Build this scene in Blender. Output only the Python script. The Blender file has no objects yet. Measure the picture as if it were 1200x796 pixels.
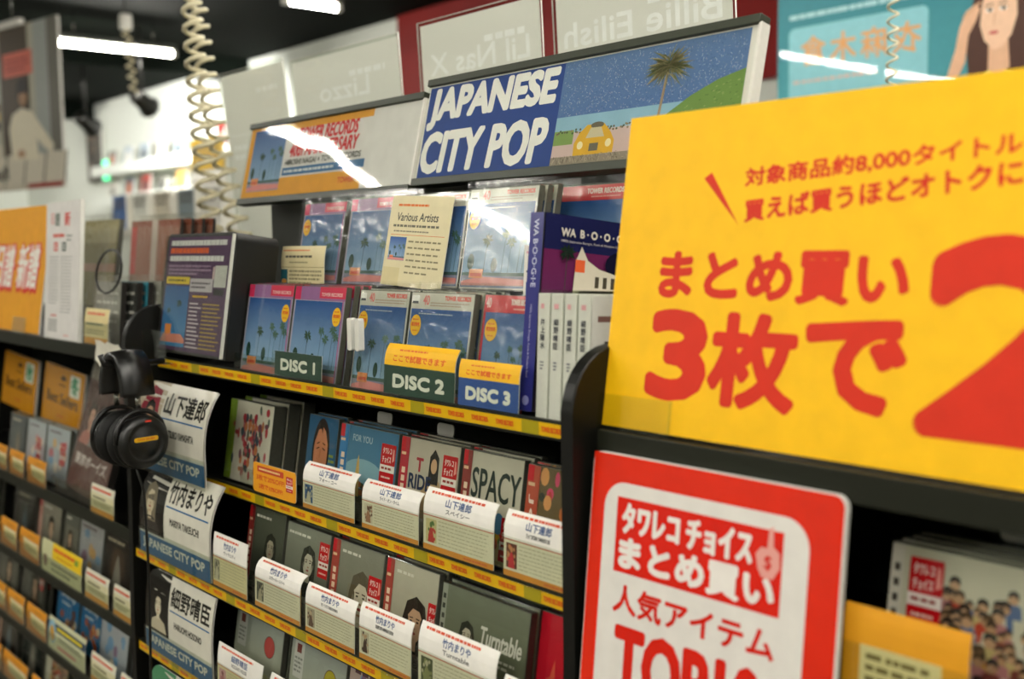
import bpy, bmesh, math, random
from mathutils import Vector, Matrix
from mathutils.geometry import tessellate_polygon
random.seed(7)
SC = bpy.context.scene
COL = SC.collection
R = math.radians

# ---------------------------------------------------------------- camera
CAM = Vector((0, 0, 1.55))
F = 1300.0                                   # focal length in pixels of the 1200 px frame
d1 = Vector((-1120, 96, -1300)).normalized()
AX = -d1
AZ = Vector((-.015, 1, (.015*1120+96)/1300)); AZ -= AX*AZ.dot(AX); AZ.normalize()
AY = AZ.cross(AX)
WM = Matrix((AX, AY, AZ))                    # camera axes -> world
cd = bpy.data.cameras.new('camera'); cam = bpy.data.objects.new('camera', cd); COL.objects.link(cam)
cam.matrix_world = Matrix.Translation(CAM) @ WM.to_4x4()
cd.sensor_width = 36; cd.lens = 36*F/1200; cd.clip_start = .05; cd.clip_end = 60
cd.dof.use_dof = True; cd.dof.focus_distance = 1.36; cd.dof.aperture_fstop = 3.6
SC.camera = cam

def at(px, py, Y):
    v = WM @ Vector((px-600, 398-py, -F)); return CAM + v*(Y/v.y)
def fx(px, py, Y): return at(px, py, Y).x

# ---------------------------------------------------------------- world + exposure
w = bpy.data.worlds.new('shop_air'); SC.world = w; w.use_nodes = True
bg = w.node_tree.nodes['Background']; bg.inputs[0].default_value = (.95, .94, .82, 1); bg.inputs[1].default_value = .25
SC.view_settings.view_transform = 'Standard'; SC.view_settings.look = 'None'
SC.view_settings.exposure = 1.95; SC.view_settings.gamma = 1
TUBE_POWER = 42.0
TUBES = [(-6.95, 2.36, 1.0), (-5.12, 2.92, .28), (-4.62, -1.52, 1.18), (-4.62, -2.84, 1.18), (-4.62, -4.2, 1.18),
         (-2.3, -2.25, 1.18), (-2.3, -3.6, 1.18), (0.0, -.2, 1.18), (0.0, -1.5, 1.18), (0.0, -2.9, 1.18),
         (-1.6, 1.45, .8), (-3.0, 1.5, .9), (-.3, 1.5, .9), (-9.2, .6, 1.18), (-11.5, 2.6, .9), (2.0, 1.2, 1.18), (1.1, -2.6, 1.18)]  # unseen tubes here include ones added to brighten sheets, sale sign and far wall

# ---------------------------------------------------------------- materials
def lin(c):
    c = c/255
    return c/12.92 if c <= .04045 else ((c+.055)/1.055)**2.4
def hx(s):
    s = s.lstrip('#'); return (lin(int(s[0:2], 16)), lin(int(s[2:4], 16)), lin(int(s[4:6], 16)), 1)
MATS = {}
def mat(name, col, rough=.5, metal=0, spec=.5, noise=.12, scale=30, emit=0, bump=0, coat=0):
    m = bpy.data.materials.new(name); m.use_nodes = True; n = m.node_tree.nodes; l = m.node_tree.links
    b = n['Principled BSDF']; c = hx(col)
    b.inputs['Roughness'].default_value = rough; b.inputs['Metallic'].default_value = metal
    b.inputs['Specular IOR Level'].default_value = spec; b.inputs['Coat Weight'].default_value = coat
    b.inputs['Coat Roughness'].default_value = .015
    t = n.new('ShaderNodeTexNoise'); t.inputs['Scale'].default_value = scale; t.inputs['Detail'].default_value = 4
    co = n.new('ShaderNodeTexCoord'); l.new(co.outputs['Object'], t.inputs['Vector'])
    r = n.new('ShaderNodeMix'); r.data_type = 'RGBA'; r.blend_type = 'MIX'
    r.inputs['A'].default_value = tuple(v*(1-noise) for v in c[:3])+(1,); r.inputs['B'].default_value = tuple(min(1, v*(1+noise)) for v in c[:3])+(1,)
    l.new(t.outputs['Fac'], r.inputs['Factor']); l.new(r.outputs['Result'], b.inputs['Base Color'])
    if emit:
        b.inputs['Emission Color'].default_value = c; b.inputs['Emission Strength'].default_value = emit
    if bump:
        bp = n.new('ShaderNodeBump'); bp.inputs['Strength'].default_value = bump; bp.inputs['Distance'].default_value = .002
        l.new(t.outputs['Fac'], bp.inputs['Height']); l.new(bp.outputs['Normal'], b.inputs['Normal'])
    MATS[name] = m; return m
def print_mat(name, rough, spec, coat=0):
    m = mat(name, '#ffffff', rough, 0, spec, .0, 60, coat=coat); n = m.node_tree.nodes; l = m.node_tree.links
    a = n.new('ShaderNodeAttribute'); a.attribute_name = 'ink'
    mx = [q for q in n if q.bl_idname == 'ShaderNodeMix'][0]; mx.blend_type = 'MULTIPLY'
    t = [q for q in n if q.bl_idname == 'ShaderNodeTexNoise'][0]
    cr = n.new('ShaderNodeMapRange'); cr.inputs['To Min'].default_value = .86; cr.inputs['To Max'].default_value = 1.08
    l.new(t.outputs['Fac'], cr.inputs['Value'])
    mx.inputs['Factor'].default_value = 1
    for k in list(mx.inputs['Factor'].links): l.remove(k)
    l.new(a.outputs['Color'], mx.inputs['A']); l.new(cr.outputs['Result'], mx.inputs['B'])
    t.inputs['Scale'].default_value = 40
    return m
def clear_mat(name, tint, base=.02, rough=.04, bump=0, scale=40, ior=1.45, k=1.0):
    m = bpy.data.materials.new(name); m.use_nodes = True; n = m.node_tree.nodes; l = m.node_tree.links; n.clear()
    o = n.new('ShaderNodeOutputMaterial'); x = n.new('ShaderNodeMixShader'); tr = n.new('ShaderNodeBsdfTransparent'); g = n.new('ShaderNodeBsdfGlossy')
    tr.inputs[0].default_value = hx(tint); g.inputs['Roughness'].default_value = rough; g.inputs['Color'].default_value = (1, 1, 1, 1)
    fr = n.new('ShaderNodeLayerWeight'); fr.inputs['Blend'].default_value = .5      # Schlick falloff, the same on both faces
    pw = n.new('ShaderNodeMath'); pw.operation = 'POWER'; pw.inputs[1].default_value = 5; l.new(fr.outputs['Facing'], pw.inputs[0])
    ma = n.new('ShaderNodeMath'); ma.operation = 'MULTIPLY_ADD'; ma.inputs[1].default_value = k; ma.inputs[2].default_value = base; ma.use_clamp = True
    l.new(pw.outputs[0], ma.inputs[0]); l.new(ma.outputs[0], x.inputs[0]); l.new(tr.outputs[0], x.inputs[1]); l.new(g.outputs[0], x.inputs[2]); l.new(x.outputs[0], o.inputs[0])
    t = n.new('ShaderNodeTexNoise'); t.inputs['Scale'].default_value = scale; t.inputs['Detail'].default_value = 3; t.inputs['Distortion'].default_value = .6
    co = n.new('ShaderNodeTexCoord'); l.new(co.outputs['Object'], t.inputs['Vector'])
    bp = n.new('ShaderNodeBump'); bp.inputs['Strength'].default_value = bump; bp.inputs['Distance'].default_value = .004
    l.new(t.outputs['Fac'], bp.inputs['Height']); l.new(bp.outputs['Normal'], g.inputs['Normal']); l.new(bp.outputs['Normal'], fr.inputs['Normal'])
    MATS[name] = m; return m
print_mat('paper', .55, .3)
print_mat('glossy_print', .22, .5)
print_mat('poster_print', .5, .3, .4)
clear_mat('clear', '#f6f8f4', .025, .05, .02)
clear_mat('bag', '#f8f8f6', .022, .16, .7, 34)
clear_mat('sheet', '#f6f7f3', .04, .03, .0, 9)
mat('black', '#0e0e0a', .42, 0, .5, .25, 14)
mat('rack_black', '#0e0e0a', .45, 0, .3, .2, 8, bump=.1)
mat('dark_rail', '#1d1f15', .45, 0, .3, .1, 20)
mat('green_rail', '#34392c', .45, 0, .4, .1, 20)
mat('board_back', '#1e211a', .5, 0, .3, .15, 9)
mat('case_edge', '#5c5b53', .3, 0, .5, .2, 200)
mat('case_dark', '#2a2724', .3, 0, .5, .3, 150)
mat('white_plastic', '#dcdad0', .4)
mat('foam', '#dcdad2', .7, 0, .2, .05, 200)
mat('cord', '#cfc6a6', .5)
mat('headphone', '#11110f', .33, 0, .5, .2, 40)
mat('pad', '#0f0f0d', .6, 0, .3, .2, 90, bump=.3)
mat('steel', '#a8a8a0', .25, 1)
mat('tube_glow', '#fffaef', .5, emit=TUBE_POWER, noise=0)
mat('fixture', '#4a4e46', .5)
mat('wall_white', '#dfe3da', .7, 0, .3, .04, 2)
mat('wall_red', '#85100a', .6, 0, .3, .05, 2)
mat('ceiling_dark', '#0a0f0b', .85, 0, .05, .3, 1.5)
mat('floor_grey', '#6d675c', .5, 0, .4, .2, 3)
def translucent(name, col):
    m = mat(name, col, .8, 0, .2, .05, 90); n = m.node_tree.nodes; l = m.node_tree.links; b = n['Principled BSDF']; o = n['Material Output']
    t = n.new('ShaderNodeBsdfTranslucent'); t.inputs[0].default_value = hx(col); x = n.new('ShaderNodeMixShader'); x.inputs[0].default_value = .62
    l.new(b.outputs[0], x.inputs[1]); l.new(t.outputs[0], x.inputs[2]); l.new(x.outputs[0], o.inputs[0]); return m
translucent('insert', '#efeeea')
mat('yellow_stock', '#d9a81c', .5, noise=.05)
mat('tape', '#d8d4c4', .5, 0, .5, .1, 60, bump=.6)

# ---------------------------------------------------------------- object helpers
def tag(o, label=None, cat=None, group=None, kind=None):
    if label: o['label'] = label
    if cat: o['category'] = cat
    if group: o['group'] = group
    if kind: o['kind'] = kind
    return o
def thing(name, label, cat, group=None, loc=(0, 0, 0)):
    o = bpy.data.objects.new(name, None); o.empty_display_size = .02; COL.objects.link(o); o.location = loc
    return tag(o, label, cat, group)
def put(o, X, Y, Z, rec=0, yaw=0, lean=0):
    o.location = (X, Y, Z); o.rotation_euler = (-R(rec), R(lean), R(yaw)); return o
def link(name, me, m, parent=None):
    o = bpy.data.objects.new(name, me); COL.objects.link(o)
    if m is not None and not me.materials: me.materials.append(MATS[m] if isinstance(m, str) else m)
    if parent: o.parent = parent
    return o
def fin(name, bm, m, parent=None, smooth=False):
    me = bpy.data.meshes.new(name); bmesh.ops.recalc_face_normals(bm, faces=bm.faces); bm.to_mesh(me); bm.free()
    if smooth: me.shade_smooth()
    return link(name, me, m, parent)
def add_box(bm, x0, x1, y0, y1, z0, z1, bev=0):
    r = bmesh.ops.create_cube(bm, size=1)
    vs = r['verts']
    for v in vs: v.co = Vector((x0+(v.co.x+.5)*(x1-x0), y0+(v.co.y+.5)*(y1-y0), z0+(v.co.z+.5)*(z1-z0)))
    if bev:
        es = list({e for v in vs for e in v.link_edges})
        bmesh.ops.bevel(bm, geom=es, offset=bev, segments=2, affect='EDGES', profile=.5)
def box(name, x0, x1, y0, y1, z0, z1, m, parent=None, bev=0):
    bm = bmesh.new(); add_box(bm, x0, x1, y0, y1, z0, z1, bev); return fin(name, bm, m, parent)
def prism(name, pts, y0, y1, m, parent=None, plane='xz', bev=0):
    bm = bmesh.new()
    def mk(a, b, y): return {'xz': (a, y, b), 'yz': (y, a, b), 'xy': (a, b, y)}[plane]
    A = [bm.verts.new(mk(a, b, y0)) for a, b in pts]; B = [bm.verts.new(mk(a, b, y1)) for a, b in pts]
    n = len(pts); bm.faces.new(A); bm.faces.new(B[::-1])
    for i in range(n): bm.faces.new((A[i], B[i], B[(i+1) % n], A[(i+1) % n]))
    if bev: bmesh.ops.bevel(bm, geom=[e for e in bm.edges], offset=bev, segments=1, affect='EDGES')
    return fin(name, bm, m, parent)
def tube(name, path, r, m, parent=None, n=8, closed=False):
    bm = bmesh.new(); P = [Vector(p) for p in path]; rings = []; up = Vector((0, 0, 1)); prev = None
    for i, p in enumerate(P):
        t = (P[(i+1) % len(P)] if closed else P[min(i+1, len(P)-1)]) - (P[i-1] if closed or i else P[0]); t.normalize()
        if prev is None:
            a = t.orthogonal().normalized()
        else:
            a = prev - t*prev.dot(t); a.normalize()
        prev = a; b = t.cross(a); rr = r[i] if isinstance(r, (list, tuple)) else r
        rings.append([bm.verts.new(p + (a*math.cos(2*math.pi*k/n)+b*math.sin(2*math.pi*k/n))*rr) for k in range(n)])
    for i in range(len(rings)-(0 if closed else 1)):
        A, B = rings[i], rings[(i+1) % len(rings)]
        for k in range(n): bm.faces.new((A[k], A[(k+1) % n], B[(k+1) % n], B[k]))
    if not closed: bm.faces.new(rings[0][::-1]); bm.faces.new(rings[-1])
    return fin(name, bm, m, parent, True)
def lathe(name, prof, m, parent=None, n=32, axis='x'):
    bm = bmesh.new(); rings = []
    for a, r in prof:
        ring = []
        for k in range(n):
            c, s = math.cos(2*math.pi*k/n)*r, math.sin(2*math.pi*k/n)*r
            ring.append(bm.verts.new({'x': (a, c, s), 'y': (c, a, s), 'z': (c, s, a)}[axis]))
        rings.append(ring)
    for A, B in zip(rings, rings[1:]):
        for k in range(n): bm.faces.new((A[k], A[(k+1) % n], B[(k+1) % n], B[k]))
    bm.faces.new(rings[0]); bm.faces.new(rings[-1][::-1])
    return fin(name, bm, m, parent, True)
def rrect(x0, y0, x1, y1, r, n=5, corners=(1, 1, 1, 1)):
    out = []                                  # corners: bl, br, tr, tl
    for (cx, cy, a0), on in zip(((x0+r, y0+r, 180), (x1-r, y0+r, 270), (x1-r, y1-r, 0), (x0+r, y1-r, 90)), corners):
        if on:
            for i in range(n+1):
                a = R(a0+90*i/n); out.append((cx+r*math.cos(a), cy+r*math.sin(a)))
        else:
            out.append({180: (x0, y0), 270: (x1, y0), 0: (x1, y1), 90: (x0, y1)}[a0])
    return out
def copy_tree(o, parent=None):
    c = o.copy(); COL.objects.link(c); c.parent = parent
    for ch in list(o.children): copy_tree(ch, c)
    return c

# ---------------------------------------------------------------- lettering
_T = {}
def glyphs(s):
    if s in _T: return _T[s]
    c = bpy.data.curves.new('t', 'FONT'); c.body = s; c.size = 1; c.resolution_u = 3
    o = bpy.data.objects.new('t', c); COL.objects.link(o); bpy.context.view_layer.update()
    me = bpy.data.meshes.new_from_object(o.evaluated_get(bpy.context.evaluated_depsgraph_get()))
    V = [(v.co.x, v.co.y) for v in me.vertices]; Fc = [tuple(p.vertices) for p in me.polygons]
    bpy.data.meshes.remove(me); bpy.data.objects.remove(o); bpy.data.curves.remove(c)
    if not V: V = [(0, 0), (1, 0), (1, 1)]; Fc = [(0, 1, 2)]
    x0 = min(v[0] for v in V); x1 = max(v[0] for v in V); y0 = min(v[1] for v in V); y1 = max(v[1] for v in V)
    _T[s] = ([((a-x0), (b-y0)) for a, b in V], Fc, x1-x0, y1-y0); return _T[s]

class Print:
    """flat print, millimetres, origin bottom left of the face, facing -Y"""
    def __init__(s): s.v = []; s.f = []; s.c = []; s.l = 0.0
    def up(s, d=.02): s.l += d
    def add(s, pts, faces, cols):
        b = len(s.v); s.v += [(x, y, s.l) for x, y in pts]
        for f in faces:
            s.f.append(tuple(b+i for i in f))
            s.c.append([cols[i] for i in f] if isinstance(cols, list) else [cols]*len(f))
        s.up()
        return s
    def rect(s, x0, y0, x1, y1, col, r=0, col2=None):
        if r: return s.poly(rrect(x0, y0, x1, y1, r), col)
        c = hx(col)
        if col2: c2 = hx(col2); return s.add([(x0, y0), (x1, y0), (x1, y1), (x0, y1)], [(0, 1, 2, 3)], [c2, c2, c, c])
        return s.add([(x0, y0), (x1, y0), (x1, y1), (x0, y1)], [(0, 1, 2, 3)], c)
    def poly(s, pts, col):
        a = sum(p[0]*q[1]-q[0]*p[1] for p, q in zip(pts, pts[1:]+pts[:1]))
        if a < 0: pts = pts[::-1]
        t = tessellate_polygon([[Vector((x, y, 0)) for x, y in pts]])
        out = []
        for f in t:
            (ax, ay), (bx, by), (cx, cy) = (pts[i] for i in f)
            out.append(tuple(f) if (bx-ax)*(cy-ay)-(by-ay)*(cx-ax) > 0 else tuple(f)[::-1])
        return s.add(pts, out, hx(col))
    def ell(s, cx, cy, rx, ry, col, n=20, rot=0):
        p = []
        for i in range(n):
            a = 2*math.pi*i/n; x, y = rx*math.cos(a), ry*math.sin(a)
            p.append((cx+x*math.cos(rot)-y*math.sin(rot), cy+x*math.sin(rot)+y*math.cos(rot)))
        return s.add(p, [tuple(range(n))], hx(col))
    def line(s, x0, y0, x1, y1, wd, col):
        d = math.hypot(x1-x0, y1-y0) or 1; nx, ny = -(y1-y0)/d*wd/2, (x1-x0)/d*wd/2
        return s.add([(x0-nx, y0-ny), (x1-nx, y1-ny), (x1+nx, y1+ny), (x0+nx, y0+ny)], [(0, 1, 2, 3)], hx(col))
    def text(s, t, x, y, h, col, w=None, bold=0, slant=0, rot=0, al='l', mirror=False):
        V, Fc, W0, H0 = glyphs(t); k = h/H0; kx = (w/W0) if w else k; W = W0*kx
        ox = {'l': 0, 'c': -W/2, 'r': -W}[al]; c = hx(col); ca, sa = math.cos(R(rot)), math.sin(R(rot))
        offs = [(0, 0)]
        if bold:
            n = 4 if bold < .12 else 8 if bold < 2.5 else 18
            offs = [(bold*math.cos(2*math.pi*i/n), bold*math.sin(2*math.pi*i/n)) for i in range(n)]
            if bold > 2.5: offs += [(bold*.55*math.cos(2*math.pi*i/8), bold*.55*math.sin(2*math.pi*i/8)) for i in range(8)]
        for dx, dy in offs:
            P = []
            for a, b in V:
                X = (W-a*kx if mirror else a*kx)+ox+dx; Y = b*k+dy; X += Y*slant
                P.append((x+X*ca-Y*sa, y+X*sa+Y*ca))
            s.add(P, [f[::-1] for f in Fc] if mirror else Fc, c); s.l -= .0185
        s.up(.02)
        return s
    def lines(s, x0, y0, x1, y1, n, col, fill=.55, seed=1, wd=None):
        rn = random.Random(seed); st = (y1-y0)/n; c = hx(col)
        for i in range(n):
            y = y1-st*(i+.5); hgt = (wd or st*.5)/2; x = x0; end = x1-(x1-x0)*rn.random()*(.35 if i == n-1 else .08)
            while x < end:
                q = (y1-y0)/n*rn.uniform(.5, 1.6); e = min(end, x+q)
                s.v += [(x, y-hgt, s.l), (e, y-hgt, s.l), (e, y+hgt, s.l), (x, y+hgt, s.l)]; b = len(s.v)-4
                s.f.append((b, b+1, b+2, b+3)); s.c.append([c]*4); x = e+q*(1-fill)*.6
        s.up(); return s
    def build(s, parent, m='paper', y=0, name='printed_face', curve=None, x=0, z=0, cuts=8):
        me = bpy.data.meshes.new(name)
        me.from_pydata([(a*.001, -c*.001, b*.001) for a, b, c in s.v], [], s.f)
        at_ = me.color_attributes.new('ink', 'FLOAT_COLOR', 'CORNER')
        at_.data.foreach_set('color', [q for f in s.c for v in f for q in v])
        if curve:
            bm = bmesh.new(); bm.from_mesh(me); H = max(v.co.z for v in bm.verts)
            for i in range(1, cuts):
                bmesh.ops.bisect_plane(bm, geom=bm.verts[:]+bm.edges[:]+bm.faces[:], plane_co=(0, 0, H*i/cuts), plane_no=(0, 0, 1))
            for v in bm.verts: v.co = curve(v.co)
            bm.to_mesh(me); bm.free()
        o = link(name, me, m, parent); o.location = (x, y, z)
        return o
def curl(s0, th, H, p=1.5):
    """bends a sheet of height H (m) backwards above s0 up to the angle th"""
    def f(co):
        s = co.z; n = 12; y = 0.; z = 0.; a = 0
        for i in range(n):
            t = s*(i+.5)/n; a = R(th)*max(0, (t-s0)/(H-s0))**p if t > s0 else 0
            y += math.sin(a)*s/n; z += math.cos(a)*s/n
        a = R(th)*max(0, (s-s0)/(H-s0))**p if s > s0 else 0
        return Vector((co.x, y+co.y*math.cos(a), z-co.y*math.sin(a)))
    return f
def sheet(name, w_, h_, t_, m, parent, curve=None, n=10, outline=None, back=.0004):
    """card stock w_ x h_ (m), front at y=0"""
    bm = bmesh.new(); pts = outline or [(0, 0), (w_, 0), (w_, h_), (0, h_)]
    A = [bm.verts.new((a, back, b)) for a, b in pts]; B = [bm.verts.new((a, back+t_, b)) for a, b in pts]; k = len(pts)
    bm.faces.new(A); bm.faces.new(B[::-1])
    for i in range(k): bm.faces.new((A[i], B[i], B[(i+1) % k], A[(i+1) % k]))
    if curve:
        for i in range(1, n):
            bmesh.ops.bisect_plane(bm, geom=bm.verts[:]+bm.edges[:]+bm.faces[:], plane_co=(0, 0, h_*i/n), plane_no=(0, 0, 1))
        for v in bm.verts: v.co = curve(v.co)
    return fin(name, bm, m, parent)

# ---------------------------------------------------------------- artwork helpers (all generic)
def palm(p, x, y, h, r, col='#2c4a36', trunk='#3a4438', n=9, seed=0):
    rn = random.Random(seed); p.line(x, y, x+h*.03, y+h, max(.5, h*.022), trunk)
    for i in range(n):
        a = 2*math.pi*i/n+rn.uniform(-.2, .2); L = r*rn.uniform(.8, 1.1); cx, cy = x+h*.03, y+h
        ex, ey = cx+L*math.cos(a), cy+L*.8*math.sin(a)-L*.15; q = L*.16
        p.poly([(cx, cy), ((cx+ex)/2-q*math.sin(a), (cy+ey)/2+q*math.cos(a)), (ex, ey), ((cx+ex)/2+q*math.sin(a), (cy+ey)/2-q*math.cos(a))], col); p.l -= .017
    p.up()
def resort(p, x0, y0, x1, y1, seed=1, pool=True):
    W, H = x1-x0, y1-y0; rn = random.Random(seed)
    p.rect(x0, y0+H*.1, x1, y1, '#2a5596', col2='#8fb0cf')
    p.rect(x0, y0+H*.13, x1, y0+H*.17, '#44605a')
    p.rect(x0, y0, x1, y0+H*.13, '#8a8aa0')
    p.poly([(x0, y0+H*.06), (x0+W*.3, y0+H*.12), (x1, y0+H*.09), (x1, y0+H*.02), (x0, y0+H*.01)], '#d98a86')
    palm(p, x0+W*.34, y0+H*.15, H*.42, W*.10, seed=seed)
    for i, (a, b) in enumerate(((.62, .5), (.72, .4), (.86, .52), (.93, .44))): palm(p, x0+W*a, y0+H*.14, H*b, W*.085, '#49695a', '#56707c', seed=seed+i)
    p.ell(x0+W*.12, y0+H*.30, W*.055, H*.10, '#22443a', 12); p.ell(x0+W*.50, y0+H*.26, W*.05, H*.09, '#22443a', 12)
    p.rect(x0+W*.12, y0+H*.1, x0+W*.34, y0+H*.21, '#e2935e'); p.rect(x0+W*.14, y0+H*.12, x0+W*.32, y0+H*.16, '#cf5b43')
def face(p, cx, cy, s, skin='#d9b99a', hair='#2a201a', cloth='#3a3530', long=True, look=0):
    if cloth: p.poly([(cx-s*1.7, cy-s*2.4), (cx-s*1.3, cy-s*1.5), (cx-s*.4, cy-s*1.15), (cx+s*.4, cy-s*1.15), (cx+s*1.3, cy-s*1.5), (cx+s*1.7, cy-s*2.4)], cloth)
    if long: p.poly([(cx-s*.95, cy-s*1.5), (cx-s*1.0, cy+s*.1), (cx-s*.75, cy+s*.95), (cx, cy+s*1.3), (cx+s*.75, cy+s*.95), (cx+s*1.0, cy+s*.1), (cx+s*.95, cy-s*1.5)], hair)
    else: p.ell(cx, cy+s*.3, s*.85, s*1.0, hair)
    p.poly([(cx-s*.3, cy-s*1.35), (cx-s*.28, cy-s*.6), (cx+s*.28, cy-s*.6), (cx+s*.3, cy-s*1.35)], skin)
    p.ell(cx, cy-s*.08, s*.66, s*.9, skin, 24)
    p.poly([(cx-s*.66, cy+s*.2), (cx-s*.55, cy+s*.85), (cx, cy+s*1.1), (cx+s*.55, cy+s*.85), (cx+s*.66, cy+s*.2), (cx+s*.35, cy+s*.62), (cx-s*.2, cy+s*.68)], hair)
    for k in (-1, 1):
        p.ell(cx+k*s*.27+look*s, cy+s*.07, s*.11, s*.05, '#3a2a22', 8); p.line(cx+k*s*.42+look*s, cy+s*.22, cx+k*s*.12+look*s, cy+s*.24, s*.06, '#4a362a')
        p.poly([(cx+k*s*.62, cy-s*.1), (cx+k*s*.66, cy+s*.4), (cx+k*s*.50, cy+s*.2), (cx+k*s*.52, cy-s*.45)], hair)
    p.ell(cx+s*.05+look*s, cy-s*.26, s*.12, s*.05, '#9c7458', 8); p.ell(cx+look*s, cy-s*.5, s*.19, s*.07, '#9a4a44', 10); p.ell(cx+look*s, cy-s*.78, s*.2, s*.06, '#b58f70', 8)
def sticker(p, x, y, w_, h_):
    p.rect(x, y, x+w_, y+h_, '#f0e6dc', 1.2)
    p.rect(x, y+h_*.45, x+w_, y+h_, '#c3141b', 1.2); p.rect(x, y, x+w_, y+h_*.26, '#c3141b', 1)
    p.text('ﾀﾜﾚｺ', x+w_*.12, y+h_*.74, h_*.17, '#f6e6dc', w=w_*.6, bold=.1); p.text('ﾁｮｲｽ', x+w_*.12, y+h_*.51, h_*.17, '#f6e6dc', w=w_*.6, bold=.1)
    p.poly([(x+w_*.8, y+h_*.55), (x+w_*.95, y+h_*.6), (x+w_*.9, y+h_*.88), (x+w_*.82, y+h_*.9)], '#e99a8e')
    p.lines(x+w_*.1, y+h_*.3, x+w_*.9, y+h_*.42, 1, '#9a3a30', seed=3); p.lines(x+w_*.15, y+h_*.08, x+w_*.85, y+h_*.17, 1, '#f0cfc0', seed=4)
def obi(p, x, y, w_, h_, col='#b4383a', t=None):
    p.rect(x, y, x+w_, y+h_, col); p.rect(x, y+h_*.86, x+w_*.5, y+h_, '#c8202a')
    p.lines(x+w_*.1, y+h_*.8, x+w_*.9, y+h_*.86, 1, '#e9c29a', seed=2)
    if t: p.text(t, x+w_*.25, y+h_*.74, w_*.42, '#f2dccb', rot=-90, w=h_*.6, bold=.1)
    else:
        for i in range(7): p.rect(x+w_*.3, y+h_*(.12+.085*i), x+w_*.7, y+h_*(.12+.085*i+.06), '#ecd0b4')
def art(p, kind, W, H, seed=1):
    rn = random.Random(seed)
    if kind == 'portrait':
        bgc = rn.choice(['#8a8d84', '#6d6f66', '#a39c8c', '#5d625e']); p.rect(0, 0, W, H, bgc, col2=rn.choice(['#4a4c44', '#7d7766']))
        face(p, W*rn.uniform(.4, .6), H*.55, W*.17, '#d5b394', '#2b211b', rn.choice(['#2c2c28', '#5b3b35', '#3a4a3c']), rn.random() < .7)
        p.lines(W*.08, H*.86, W*.6, H*.94, 1, '#e8e2d4', seed=seed)
    elif kind == 'dark':
        p.rect(0, 0, W, H, rn.choice(['#1e2320', '#2a211c', '#232836'])); p.ell(W*.5, H*.5, W*.25, H*.3, rn.choice(['#4f3a2a', '#2f4450', '#50524a']))
        p.poly([(W*.3, 0), (W*.42, H*.5), (W*.5, H*.7), (W*.6, H*.48), (W*.72, 0)], rn.choice(['#76604a', '#5b6a70', '#8d877a']))
        p.lines(W*.1, H*.85, W*.8, H*.93, 1, '#c9bda0', seed=seed)
    elif kind == 'pastel':
        p.rect(0, 0, W, H, rn.choice(['#c9c6c8', '#b9b0b8', '#c0a8a2', '#b8c0c6']), col2=rn.choice(['#b09aa0', '#a9b3ba', '#d0b9a4']))
        for i in range(9): p.ell(rn.uniform(.15, .85)*W, rn.uniform(.15, .8)*H, W*rn.uniform(.05, .13), H*rn.uniform(.05, .12), rn.choice(['#cf7f86', '#7fa8cc', '#e7d9c4', '#8f6f8c', '#e2b26a']), 12)
        p.lines(W*.1, H*.86, W*.7, H*.94, 1, '#6a4a54', seed=seed)
    elif kind == 'crowd':
        p.rect(0, 0, W, H, '#cfcbb4')
        pts = sorted([(rn.uniform(.10, .82), rn.uniform(.30, .97)) for i in range(95)], reverse=True)
        for y, x in pts:
            x *= W; y *= H; r = W*rn.uniform(.022, .038); cl = rn.choice(['#b9442f', '#5a7098', '#c99a3a', '#7c3b34', '#6a7a50', '#b77a7c', '#d3ccb8', '#8a4a3a', '#c9b47a'])
            p.poly([(x-r*1.7, y-r*3.4), (x-r*1.4, y-r*1.2), (x, y-r*.7), (x+r*1.4, y-r*1.2), (x+r*1.7, y-r*3.4)], cl)
            p.ell(x, y, r, r*1.1, rn.choice(['#c9a07c', '#bf946e']), 10); p.poly([(x-r*1.05, y-r*.1), (x-r*.8, y+r), (x, y+r*1.35), (x+r*.8, y+r), (x+r*1.05, y-r*.1), (x, y+r*.5)], rn.choice(['#2b211b', '#5a4632', '#3a3836'])); p.l -= .05
        p.up(.1)
    elif kind == 'blue_box':
        p.rect(0, 0, W, H, '#1f6296', col2='#2c7fae')
        for i in range(16): p.ell(rn.uniform(.15, .9)*W, rn.uniform(.08, .55)*H, W*.08, H*.07, rn.choice(['#c9863e', '#b0562c', '#d9c6a0', '#6b4a3a']), 12)
        p.text('Disney', W*.16, H*.70, H*.17, '#e6edf0', w=W*.66, bold=.5, slant=.2)
        p.lines(W*.2, H*.6, W*.8, H*.66, 1, '#dfe8ec', seed=2)
    elif kind == 'resort': resort(p, 0, 0, W, H, seed)

# ---------------------------------------------------------------- goods
def cd(label, painter, w_=.142, h_=.124, t_=.0102, group=None, name='cd_case', bag=False, extra=0, edge='case_edge', cat='CD'):
    """jewel case: clear lid over printed cover sheet, tray behind; origin front bottom left"""
    o = thing(name, label, cat, group); W, H = w_*1000, h_*1000
    box('tray', .0012, w_-.0012, .002, t_-.0005, .0012, h_-.0012, edge, o)
    p = Print(); p.l = .0; painter(p, W-4, H-4); p.v = [(min(max(x, 0), W-4), min(max(y, 0), H-4), d) for x, y, d in p.v]; p.build(o, 'glossy_print', .0018, 'cover_sheet', x=.002, z=.002)
    box('clear_lid', 0, w_, 0, t_, 0, h_, 'clear', o, .0008)
    if bag:
        bm = bmesh.new(); n = 9; g = []
        rn = random.Random(W*7+H)
        for j in range(n+1):
            g.append([bm.verts.new((-.003+(w_+.006)*i/n, -.0012-rn.random()*.0016, -.001+(h_+.009)*j/n)) for i in range(n+1)])
        for j in range(n):
            for i in range(n): bm.faces.new((g[j][i], g[j][i+1], g[j+1][i+1], g[j+1][i]))
        fin('plastic_bag', bm, 'bag', o, True)
    return o
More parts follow.
